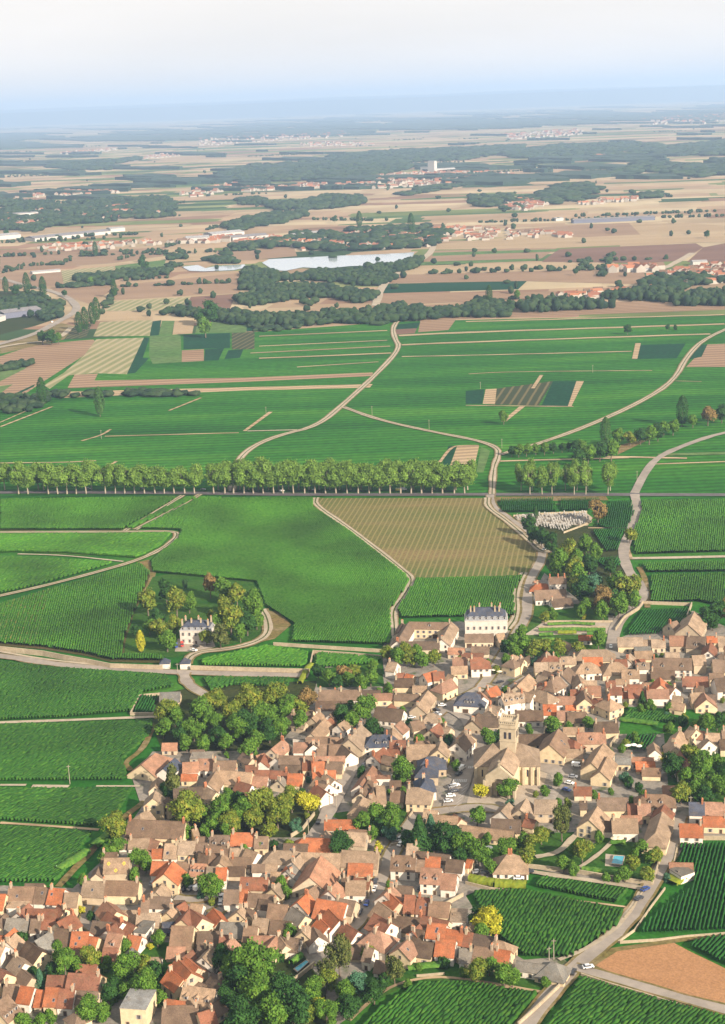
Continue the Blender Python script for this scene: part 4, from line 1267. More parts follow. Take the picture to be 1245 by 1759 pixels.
# ---------------------------------------------------------------- walls of stone
def wall_line(p, h, wd, label, mt='stone', z=0, name='stone_wall'):
    q = [G(x, y) for x, y in pts(p)]; b = MB()
    for a, c in zip(q, q[1:]):
        d = c - a; ln = d.length; d.normalize(); n = Vector((-d.y, d.x, 0)) * wd / 2; e = d * wd * .3
        for (k, zz0, zz1, m_) in ((1, 0, h, 0), (1.25, h, h + .12, 0)):
            v = [a - e - n * k, c + e - n * k, c + e + n * k, a - e + n * k]
            b.add([(x.x, x.y, zz0) for x in v] + [(x.x, x.y, zz1 + random.uniform(0, .02)) for x in v], [(4, 5, 6, 7), (0, 1, 5, 4), (1, 2, 6, 5), (2, 3, 7, 6), (3, 0, 4, 7)], m_)
    tag(mobj(name, b.mesh(name, [M[mt]])), label, 'wall')
WALLS = '''
3.2 .6|-60 1111 0 1119 75 1127 110 1134 150 1141 190 1149 279 1152|long pale wall running beside the road up to the gatehouses
3 .6|328 1152 420 1155 530 1158|pale wall continuing beyond the gatehouses to the hedge corner
1.8 .5|530 1158 538 1122 600 1126 655 1131|low wall boxing in the small corner vine plot
2 .5|470 1109 560 1115 655 1121|thin dry wall below the wide middle vineyard
2.2 .5|1057 1085 1072 1064 1098 1047 1104 1038|curved wall holding the lane side of the walled vineyard
2 .5|1104 1038 1188 1041|top wall of the small walled vineyard
2.5 .5|1188 1041 1180 1062|short end wall rising beside the big gabled barn
2 .5|1143 1452 1132 1485 1121 1521|wall between the pool garden trees and the village road
2 .5|1121 1523 1040 1510 995 1502 908 1492|long garden wall under the swimming pool garden
1 .5|1107 1529 1090 1558 1072 1580|crumbling low wall beside two parked cars on the road
1 .5|1164 1455 1158 1482|short kerb wall at the top of the steep rowed vineyard
.9 .4|1142 1528 1118 1560 1090 1600 1062 1620|low stone wall under the steep rowed vineyard
1 .4|1065 1621 1130 1617 1180 1611 1300 1602|thin wall above the orange soil
2 .5|979 1672 960 1700 918 1740 890 1765|tall pale wall beside the dark road below the crossroads
1 .4|998 1676 1045 1692 1100 1708 1170 1730 1260 1760|stony low wall beneath the lane along the orange soil
1 .4|896 1655 905 1668 940 1675|short wall by the hut at the crossroads
2 .5|784 1654 806 1672|blank white garden wall below the terrace houses
1.2 .4|848 1606 873 1580|slanting wall beside the bright yellow tree
1.8 .5|795 1541 760 1560|wall under the restaurant terrace of the white house
1.5 .4|800 1520 840 1530 880 1535|broken wall along the top edge of the big vineyard
2.2 .5|940 1240 935 1262|courtyard wall behind the church barn
2 .5|897 1306 922 1308|cream courtyard wall between church and tall barn
2.2 .5|958 1310 1004 1313|wall across the far side of the church car park
1.6 .5|224 1229 264 1229|lower wall of the fenced square garden
1.6 .5|224 1229 240 1198 274 1195|grey wall up the side of the fenced square garden
2 .5|1063 1262 1048 1285|slanting wall beside the clipped vine plot
1.5 .5|882 888 935 884 1008 881|upper wall of the cemetery
1.5 .5|1016 897 1000 905 968 917|pale lower wall of the cemetery
2.5 .6|675 1122 658 1132|wall stub under the farm court
1.8 .5|738 1400 700 1450 672 1456|retaining wall along the shaded lane with grey cars
2 .5|540 1402 520 1428 500 1440|retaining wall at the foot of the straight street
1.8 .5|1208 1443 1260 1443|wall between the blank white house and the vines
1.5 .5|930 1070 1052 1070|upper terrace wall of the kitchen garden
1.5 .5|925 1080 1040 1080|lower terrace wall of the kitchen garden
1.5 .5|700 1410 715 1390 722 1378|wall around the shrubbery beside the lane
1.2 .4|716 1680 763 1676|pale path wall at the foot of the flower garden
2 .5|500 1723 503 1690 540 1660|wall around the narrow pool
1.6 .5|805 1452 770 1490|old garden wall between conifers and villa
'''
for ln in WALLS.strip().splitlines():
    a, p_, lb = ln.split('|'); h, wd = map(float, a.split()); wall_line(p_, h, wd, lb)
# ---------------------------------------------------------------- pools, hut, terrace things
M['pool'] = noise_mat('pool water', [(.05, .42, .60), (.10, .55, .70)], .8, rough=.1, spec=.5)
M['lake'] = flat('lake water', (.34, .38, .42), .12, .6)
def pool(px, label, zc=.3):
    q = [G(x, y) for x, y in pts(px)]; c = sum(q, Vector()) / len(q); r = empty('swimming_pool', (c.x, c.y, 0))
    o = [c + (p - c) * 1.18 - c for p in q]; i_ = [(p - c) for p in q]; n = len(q); b = MB()
    v = [(p.x, p.y, LAY[0]) for p in o] + [(p.x, p.y, zc + LAY[0]) for p in o] + [(p.x, p.y, zc + LAY[0]) for p in i_] + [(p.x, p.y, LAY[0]) for p in i_]
    b.add(v, [(k * n + i, k * n + (i + 1) % n, (k + 1) * n + (i + 1) % n, (k + 1) * n + i) for k in range(3) for i in range(n)])
    mobj('coping', b.mesh('coping', [M['C']]), r)
    b = MB(); b.add([(p.x, p.y, LAY[0] + .18) for p in i_], [tuple(range(n))]); mobj('water', b.mesh('water', [M['pool']]), r); tag(r, label, 'swimming pool')
pool('1055 1474 1072 1475 1068 1489 1050 1487', 'turquoise swimming pool on a pale terrace in the garden by the village road')
pool('506 1668 526 1654 530 1657 512 1673', 'narrow turquoise pool tucked behind the tall dark wood')
# ---------------------------------------------------------------- lake and ponds
def water(name, p): LAY[0] += .05; tag(sheet(name, pts(p), M['lake'], LAY[0]), kind='structure')
water('lake', '450 452 462 446 500 444 580 440 660 437 712 434 708 442 690 452 660 456 600 458 560 462 520 460 490 466 470 465')
water('pond', '345 463 370 458 420 455 424 460 400 465 350 467')
water('pond', '312 459 340 456 352 461 350 467 325 466')
water('pond', '622 478 668 474 664 480 640 483')
# ---------------------------------------------------------------- cars
def car_meshes(van):
    b = MB(); L_, h = (2.15, 1.42) if not van else (2.5, 2.1)
    low = [(-L_, .3), (L_, .3), (L_ + .05, .62), (L_ - .1, .82), (1.0, .92), (-L_ + .1, .95), (-L_ - .02, .7)] if not van else [(-L_, .3), (L_, .3), (L_ + .05, .8), (L_ - .6, 1.1), (L_ - 1.15, h - .1), (-L_ + .1, h), (-L_, h - .15)]
    def ext(prof, w0, m=0, w1=None):
        n = len(prof); w1 = w1 or w0; v = [(x, -w0, z) for x, z in prof] + [(x, w0, z) for x, z in prof]
        b.add(v, [tuple(range(n)), tuple(range(2 * n - 1, n - 1, -1))] + [(i, n + i, n + (i + 1) % n, (i + 1) % n) for i in range(n)], m)
    ext(low, .86); 
    if not van: ext([(.55, 1.405), (-1.2, 1.41), (-1.15, 1.44), (.5, 1.44)], .66)
    body = b; b = MB()
    if not van: ext([(1.05, .9), (.5, 1.4), (-1.25, 1.4), (-1.85, .93)], .72)
    else: ext([(L_ - .5, 1.12), (L_ - 1.02, h - .2), (L_ - 1.7, h - .2), (L_ - 1.7, 1.12)], .875)
    gl = b; b = MB(); b.tube([(0, -.1, 0), (0, .1, 0)], [.32, .32], 10); return body, gl, b
M['glass'] = flat('car glass', (.03, .035, .04), .15, .6); M['tyre'] = flat('tyre', (.02, .02, .02)); M['dash'] = flat('headlight', (.8, .8, .75), .2, .6)
PAINT = {}
def paint(c):
    if c not in PAINT:
        PAINT[c] = flat(c + ' paint', dict(white=(.78, .78, .76), black=(.025, .025, .028), grey=(.22, .23, .25), silver=(.5, .51, .53), blue=(.03, .06, .22), red=(.45, .03, .02), dark=(.04, .045, .06), yellow=(.6, .5, .08))[c], .3, .5)
    return PAINT[c]
CARM = {}
def car(x, y, dx, dy, colr, label, van=False):
    if van not in CARM: CARM[van] = car_meshes(van)
    bo, gl, wh = CARM[van]; g = G(x, y); d = G(x + dx, y + dy) - g; k = ('m', van, colr)
    if k not in CARM: CARM[k] = (bo.mesh('body', [paint(colr)]), gl.mesh('window', [M['glass']]), wh.mesh('wheel', [M['tyre']]))
    r = empty('van' if van else 'car', (g.x, g.y, LAY[0] + .01), math.atan2(d.y, d.x)); ms = CARM[k]
    mobj('body', ms[0], r); mobj('window', ms[1], r); lx = 1.35 if not van else 1.55
    for sx in (-1, 1):
        for sy in (-1, 1): mobj('wheel', ms[2], r, (sx * lx, sy * .8, .32))
    tag(r, label, 'van' if van else 'car', 'vehicles in and around the village')
CARS = '''
917 1313 1 0 white|white car crossing the car park beside the church
937 1308 1 .05 white|white car by the cream courtyard wall of the tall barn
991 1320 1 .1 white v|white van at the far corner of the church car park
940 1358 1 .05 black|black car in the painted bays beside the church
984 1339 1 .1 grey|grey car by the slate villa at the edge of the car park
978 1350 1 .2 white|white car squeezed between villa wall and car park
973 1362 1 .3 blue|blue car at the lower end of the villa forecourt
793 1325 .8 -.5 white v|white van parked just above the zebra crossing
788 1334 .8 -.5 black|black car parked between the white van and the zebra crossing
782 1354 1 -.2 white|white car just below the zebra crossing
780 1364 1 -.2 dark|dark car second below the zebra crossing
777 1356 1 -.2 grey|grey car tucked in by the zebra crossing kerb
774 1372 1 -.1 white|white car at the bottom end of the parking bays
770 1381 1 -.1 silver|silver car at the turn of the square
615 1296 1 .1 white|white car high up on the straight street
624 1319 .4 -1 dark|dark car halfway up the straight street
576 1361 1 -.2 black|black car low down on the straight street
547 1417 .5 -1 black|black car at the foot of the straight street
687 1446 .5 -.6 silver|silver car on the shaded lane under conifers
688 1455 .5 -.6 white|white car on the shaded lane above the gabled house
645 1519 .4 -1 dark|dark car on the narrow lane by the ivy house
643 1532 .4 -1 white|white car on the narrow lane by the ivy house
630 1557 .4 -1 blue|blue car further down the narrow lane
618 1571 .5 -1 dark|dark car at the bottom of the narrow lane
726 1533 1 0 black|black car parked below the cream restaurant house
534 1570 .3 -1 white v|white van in the alley beside orange roofs
380 1546 .2 -1 white|white car beside the blank terrace end
379 1556 .2 -1 white|second white car in line beside the blank terrace end
318 1531 .8 -.5 dark|dark car in the gravel yard under the orange gable
329 1531 .8 -.5 grey|grey car in the gravel yard next to the white van
341 1531 .8 -.5 white v|white van in the gravel yard with two cars
157 1553 1 .05 white v|white van in the courtyard of the stone house
262 1523 .5 -.8 grey|grey car in the alley by the orange gable
1108 1533 1 -.5 blue|blue car beside the crumbling wall, higher of two
1097 1549 1 -.5 dark|dark blue car beside the crumbling wall, lower of two
1010 1667 1 -.15 silver|silver car coming off the lane at the crossroads
984 1676 .6 -1 black|black car turning at the crossroads
760 1216 1 0 white|white car parked before the blue slate mansard house
750 1224 1 .4 black|black car parked below the slate mansard house square
752 1231 1 .4 silver|silver car beside the flower bed of the square
707 1237 1 -.2 silver|silver car behind the long brown barn
833 1157 1 0 dark|dark car on the square under the white end wall
859 1176 1 -.3 black|black car opposite the cafe corner
865 1186 1 -.6 grey|grey car just under the black one near the cafe
772 1113 1 0 dark|dark car at the gate of the farm court
1049 1115 .1 1 white|white car at the mouth of the walled lane
936 947 1 -.2 white|white car at the bend of the cemetery lane
891 1514 1 0 white|white car in front of the hip roofed villa
908 1502 1 0 dark|dark car on the drive above the villa
831 1505 1 -.1 black|black car in the yard before the villa
820 1503 1 -.1 grey|grey car in the yard before the villa
152 843 1 0 dark|dark car driving under the avenue near its open end
244 843 1 0 black|black car driving through the avenue
349 844 1 0 grey|grey car in the avenue near the gap in the trees
484 846 1 0 white|white car in the middle of the avenue
538 846 1 0 dark|dark car in the avenue above the white angled track
337 1114 1 .2 black|black car before the country house
333 1121 1 .2 white|white car on the country house drive
303 1114 .2 1 blue v|blue van beside the country house trees
313 1112 .2 1 red v|red van next to the blue one at the country house
685 845 1 0 yellow v|yellow van under the avenue beside the pale trailer
693 844 1 0 white v|pale trailer van parked under the avenue
83 509 1 .3 white v|white lorry on the curved highway
111 520 1 .5 white|white car on the outer bend of the highway
90 555 1 -.5 white v|white van on the lower stretch of the highway
'''
for ln in CARS.strip().splitlines():
    a, lb = ln.split('|'); t_ = a.split(); car(*map(float, t_[:4]), t_[4], lb, len(t_) > 5)
# ---------------------------------------------------------------- poles
M['pole'] = noise_mat('weathered pole', [(.42, .36, .28), (.55, .49, .40)], 1)
POLES = '''
120 1347 10|lone pole in the vineyard strip near the pale broken ground
951 1650 9|tall pole behind the hut at the crossroads
943 1651 6|shorter pole behind the hut at the crossroads
174 754 9|pole at the end of the pale striped baulk
457 713 9|pole beside the diagonal baulk over the fork
639 714 10|pole on the slope below the track fork
737 738 10|pole between the two pale tracks
862 770 9|pole by the bend of the lane to the avenue
1094 825 8|pole beside the lane just above the avenue
825 668 8|pole over the dark vine block
1018 640 9|pole in the middle of the wide green slope
530 1434 8|street pole at the corner of the yellow trees
578 1390 8|street pole on the straight street
305 1156 6|sign pole at the gatehouse junction
1000 520 9|pole at the tree belt under the far village
1186 1392 7|pole behind the dark slate roof house
'''
for ln in POLES.strip().splitlines():
    a, lb = ln.split('|'); x, y, h = map(float, a.split()); g = G(x, y); b = MB(); b.tube([(0, 0, 0), (0, 0, h)], [.2, .13], 6); b.box(-.9, .9, -.06, .06, h - .9, h - .72)
    tag(mobj('utility_pole', b.mesh('utility_pole', [M['pole']]), loc=(g.x, g.y, 0), rz=random.uniform(-.4, .4)), lb, 'utility pole')
# ---------------------------------------------------------------- cemetery
gs = []
for k in range(3):
    b = MB(); b.box(-.5, .5, -1.1, 1.0, 0, .35, 0)
    if k == 0: b.box(-.5, .5, 1.0, 1.2, 0, 1.25, 0)
    elif k == 1: b.box(-.1, .1, 1.0, 1.15, 0, 1.7, 0); b.box(-.4, .4, 1.0, 1.15, 1.1, 1.3, 0)
    else: b.box(-.45, .45, .4, 1.5, 0, 1.9, 0); b.prism(-.45, .45, [(.4, 1.9), (1.5, 1.9), (.95, 2.5)], 0)
    gs.append(b.mesh('gravestone', [M['grey']]))
cem = [G(x, y) for x, y in pts('884 889 1006 884 1014 897 965 914 930 907 905 906')]
def inside(p, poly):
    c = False
    for i in range(len(poly)):
        a, d = poly[i], poly[i - 1]
        if (a.y > p[1]) != (d.y > p[1]) and p[0] < (d.x - a.x) * (p[1] - a.y) / (d.y - a.y) + a.x: c = not c
    return c
x0, x1 = min(p.x for p in cem), max(p.x for p in cem); y0, y1 = min(p.y for p in cem), max(p.y for p in cem); n = 0; yy = y0 + 1; GR = []
while yy < y1:
    xx = x0
    while xx < x1:
        if inside((xx, yy), cem) and random.random() < .86: GR.append((xx + random.uniform(-.2, .2), yy + random.uniform(-.3, .3)))
        xx += 1.9 + (random.random() < .06) * 2
    yy += 3.6
random.shuffle(GR)
for x, y in GR[:290]:
    o = mobj('gravestone', random.choice(gs), loc=(x, y, LAY[0]), rz=random.uniform(-.08, .08)); o.scale = (1, 1, random.uniform(.7, 1.2)); tag(o, 'pale grey gravestone among the rows of the walled cemetery', 'gravestone', 'gravestones in the cemetery')

# ---------------------------------------------------------------- hedges
HM = noise_mat('hedge leaves', [(.03, .09, .012), (.06, .15, .02), (.12, .20, .03)], .6, 5, .85, k=.9); HY = noise_mat('yellow hedge leaves', [(.10, .15, .015), (.20, .22, .02)], .6, 5, .85, k=.9)
def hedge(p, wd, h, label, mt=None):
    q = [G(x, y) for x, y in pts(p)]; V = []; Q = []
    for a_, c_ in zip(q, q[1:]):
        n = max(2, int((c_ - a_).length / .6)); d_ = (c_ - a_).normalized(); nn = Vector((-d_.y, d_.x, 0)); k0 = len(V)
        for i in range(n + 1):
            o = a_.lerp(c_, i / n)
            for s_, z in ((-1, 0), (-.95, .85), (-.5, 1), (.5, 1), (.95, .85), (1, 0)):
                r_ = random.uniform(.8, 1.2); w_ = o + nn * (s_ * wd / 2 * r_) + d_ * random.uniform(-.2, .2); V.append((w_.x, w_.y, LAY[0] + z * h * random.uniform(.85, 1.12)))
            if i: Q += [[k0 + (i - 1) * 6 + m_, k0 + i * 6 + m_, k0 + i * 6 + m_ + 1, k0 + (i - 1) * 6 + m_ + 1] for m_ in range(5)]
    tag(mobj('hedge', npmesh('hedge', V, Q, mt or HM)), label, 'hedge', 'garden hedges')
hedge('806 1516 850 1524 904 1527', 4, 2.2, 'clipped golden hedge below the hip roofed villa', HY)
hedge('940 1076 985 1074 1022 1076', 2, 1.2, 'planted border along the upper kitchen garden terrace')
hedge('925 1086 980 1085 1040 1086', 2.4, 1.5, 'planted border below the lower kitchen garden wall')
hedge('925 1094 950 1093', 3, 1.3, 'square shrub bed at the lane end of the kitchen garden'); hedge('958 1090 990 1090', 3, 1.4, 'long shrub bed in the middle of the kitchen garden', HY)
hedge('930 1102 952 1101', 3, 1.2, 'low bed by the clipped trees in the kitchen garden'); hedge('1008 1092 1036 1092', 2.5, 1.4, 'shrub bed near the red roofed garden house')
hedge('515 1178 528 1152 536 1146', 3, 1.6, 'pale green hedge running up from the park wood', HY)
hedge('642 1425 668 1430 690 1432', 3, 1.8, 'hedge behind the ivy covered house'); hedge('890 1425 940 1436 948 1440', 3, 2, 'hedge below the stone house with shutters', HY)
hedge('1048 1452 1075 1453', 2, 1.6, 'hedge under the pale terrace of the white house'); hedge('500 1662 518 1648', 2, 2, 'dark clipped hedge above the narrow pool')
hedge('1000 1498 1060 1506 1100 1512', 2.4, 1.5, 'loose hedge inside the long garden wall'); hedge('1150 1520 1180 1505', 7, 1.2, 'bright green ivy mound beside the lone shed', HY)
hedge('100 1500 150 1468', 4, 1.8, 'bushes along the dirt path above the row of roofs'); hedge('160 1460 200 1430', 4, 1.8, 'bushes on the dirt path near the long stone house')
hedge('700 1668 760 1662', 3, 1.2, 'flower border in the garden below the orange roof'); hedge('1065 1240 1130 1248', 3, 1.4, 'hedge between bean rows and clipped vines')
# ---------------------------------------------------------------- parasols and terrace
pm = MB(); pm.tube([(0, 0, 0), (0, 0, 2.3)], [.05, .05], 5)
def parasol(x, y, colr, label, s=1.0):
    g = G(x, y); r = empty('parasol', (g.x, g.y, LAY[0])); mobj('pole', PARP, r); b = MB(); n = 8; v = [(0, 0, 2.9)] + [(1.7 * s * math.cos(i * math.pi / 4), 1.7 * s * math.sin(i * math.pi / 4), 2.25) for i in range(8)] + [(0, 0, 2.75)]
    b.add(v, [(0, 1 + i, 1 + (i + 1) % 8) for i in range(8)] + [(9, 1 + (i + 1) % 8, 1 + i) for i in range(8)]); mobj('canopy', b.mesh('canopy', [flat('canvas ' + colr, dict(white=(.62, .60, .56), red=(.5, .05, .02), cream=(.55, .48, .34))[colr], .9)]), r); tag(r, label, 'parasol')
PARP = pm.mesh('pole', [M['pole']])
for x, y, c_, lb in ((1097, 1292, 'white', 'white parasol on the terrace behind the cream barn'), (1078, 1291, 'white', 'second white parasol toward the slanting wall of the clipped vines'), (1088, 1290, 'white', 'white parasol between the two others on the terrace'), (1055, 1452, 'cream', 'cream parasol before the white house above the pool'), (1064, 1452, 'cream', 'cream parasol closer to the pool house corner'), (840, 1468, 'white', 'white garden awning behind the villa'), (199, 1648, 'red', 'red parasol tent by the gabled house in the hollow'), (848, 1160, 'white', 'white cafe parasol on the square'), (858, 1163, 'cream', 'cream cafe parasol on the square'), (754, 1534, 'red', 'red parasol on the restaurant terrace'), (766, 1532, 'white', 'white parasol on the restaurant terrace')):
    parasol(x, y, c_, lb)
# ---------------------------------------------------------------- trees
LC = dict(g=[(.032, .085, .010), (.065, .145, .015), (.12, .20, .025)], y=[(.050, .095, .012), (.115, .16, .018), (.23, .21, .03)], d=[(.012, .042, .009), (.022, .070, .012), (.038, .095, .018)],
          c=[(.014, .045, .014), (.025, .070, .020), (.05, .10, .03)], p=[(.025, .065, .016), (.04, .10, .022), (.07, .13, .03)], b=[(.02, .075, .04), (.045, .12, .065), (.08, .16, .09)], r=[(.09, .07, .025), (.17, .12, .04), (.26, .16, .06)],
          a=[(.060, .125, .018), (.105, .19, .028), (.17, .27, .045)], q=[(.035, .055, .014), (.075, .095, .022), (.14, .14, .04)], Y=[(.20, .22, .01), (.34, .33, .02), (.42, .38, .04)])
def leafmat(k):
    m = noise_mat('leaves ' + k, LC[k], .55, 5, .8, scale2=.12, fac2=.22, spec=.15, k=.95); return m
LM = {k: leafmat(k) for k in LC}
M['bark'] = noise_mat('bark', [(.16, .12, .09), (.28, .23, .18)], 1.5); M['plane_bark'] = noise_mat('pale bark', [(.42, .36, .27), (.60, .53, .42)], .8)
def crown_pts(kind, rng, n):
    """points and outward directions in a crown about 1 wide (radius .5), centre at 0"""
    if kind in ('c', 'p'):
        t = rng.random(n) ** (.7 if kind == 'c' else 1); a = rng.random(n) * 2 * np.pi
        rad = (.5 * (1 - t) ** .8 + .03) if kind == 'c' else .42 * np.sin(np.pi * np.clip(t * .93 + .07, 0, 1)) ** .6 + .04
        rad = rad * (.72 + .35 * rng.random(n) ** .5) * (1 + .18 * np.sin(5 * a + 9 * t)); z = (t - .5) * (2.0 if kind == 'c' else 3.2)
        return np.stack([rad * np.cos(a), rad * np.sin(a), z], 1), np.stack([np.cos(a), np.sin(a), .6 * np.ones(n)], 1)
    nl = 19; c = rng.normal(0, 1, (nl, 3)); c /= np.linalg.norm(c, axis=1)[:, None]; c *= (.30 * (.40 + .85 * rng.random(nl)))[:, None]; c[:, 2] *= 1.05
    r = .12 + .13 * rng.random(nl); w = r ** 2 / (r ** 2).sum(); i = rng.choice(nl, n, p=w)
    d = rng.normal(0, 1, (n, 3)); d[:, 2] = np.where(rng.random(n) < .3, d[:, 2], np.abs(d[:, 2])); d /= np.linalg.norm(d, axis=1)[:, None]
    p = c[i] + d * (r[i] * np.where(rng.random(n) < .14, .9 + .5 * rng.random(n), .72 + .32 * rng.random(n)))[:, None]; ln = np.linalg.norm(p, axis=1); keep = ln > .2
    p, d = p[keep], d[keep]; p[:, 2] = np.where(p[:, 2] < -.3, -.3 + .3 * (p[:, 2] + .3), p[:, 2]); return p, d
def crown_mesh(kind, mat, seed, n=2000, leaf=.05):
    rng = np.random.default_rng(seed); p, d = crown_pts(kind, rng, n); n = len(p)
    nr = d + rng.normal(0, .55, (n, 3)); nr /= np.linalg.norm(nr, axis=1)[:, None]; u = np.cross(nr, rng.normal(0, 1, (n, 3))); u /= np.linalg.norm(u, axis=1)[:, None]; v = np.cross(nr, u)
    s = leaf * (.45 + 1.0 * rng.random(n))[:, None]; q = np.stack([p - u * s, p - v * s * .8, p + u * s, p + v * s * .8], 1).reshape(-1, 3)
    q += np.repeat(nr * s * .25, 4, 0) * np.tile(np.array([1, -1, 1, -1]), n)[:, None]
    return npmesh('crown', q * 10, np.arange(n * 4).reshape(-1, 4), LM[mat])
def trunk_mesh(mt, h=1.0, seed=0, split=True):
    rng = random.Random(seed); b = MB(); b.tube([(0, 0, 0), (.15, .05, 2.2), (.05, .1, 4.2)], [.42, .32, .27], 7)
    if split:
        for k in range(5):
            a = k * 1.26 + rng.random(); L_ = rng.uniform(1.5, 2.6); b.tube([(.05, .1, 3.9), (.05 + math.cos(a) * L_ * .5, .1 + math.sin(a) * L_ * .5, 5.6), (math.cos(a) * L_, math.sin(a) * L_, 7.8)], [.2, .13, .06], 5)
    else: b.tube([(.05, .1, 4.2), (0, 0, 11)], [.27, .08], 6)
    return b.mesh('trunk', [M[mt]])
CM = {}; TM = {}
def tree(base, width, height, kind, mat, name, seedk=None, label=None, cat='tree', group=None, bark='bark', clear=.28, big=False):
    shape = kind if kind in 'cp' else 'o'; sd = random.randrange(3) if not big else 10 + random.randrange(3)
    k = (shape, mat, sd)
    if k not in CM: CM[k] = crown_mesh(shape, mat, hash(k[0]) % 7 * 0 + sd * 17 + ord(mat[0]) + ord(shape), 3000 if not big else 6000, .046 if not big else .031)
    if bark == 'plane_bark':
        k = ('plane', sd)
        if k not in CM: CM[k] = crown_mesh('o', mat, sd + 5, 5200, .030)
    kt = (bark, shape != 'o', random.randrange(3))
    if kt not in TM: TM[kt] = trunk_mesh(bark, seed=kt[2], split=not kt[1])
    r = empty(name, (base.x, base.y, 0), random.uniform(0, 6.28))
    zc = {'c': 2.0, 'p': 3.2}.get(shape, .98); hc = height * (1 - clear); sz = hc / (10 * zc) if shape != 'o' else hc / 8.6
    o = mobj('crown', CM[k], r, (0, 0, height - (10 * zc / 2) * sz if shape != 'o' else height - 5.0 * sz)); o.scale = (width / 10, width / 10, sz)
    t = mobj('trunk', TM[kt], r); ts = max(.35, width / 10) * .9; t.scale = (ts, ts, (height * .86) / 7.8 if shape == 'o' else height * .8 / 11)
    if label: tag(r, label, cat, group)
    return r
TREES = []
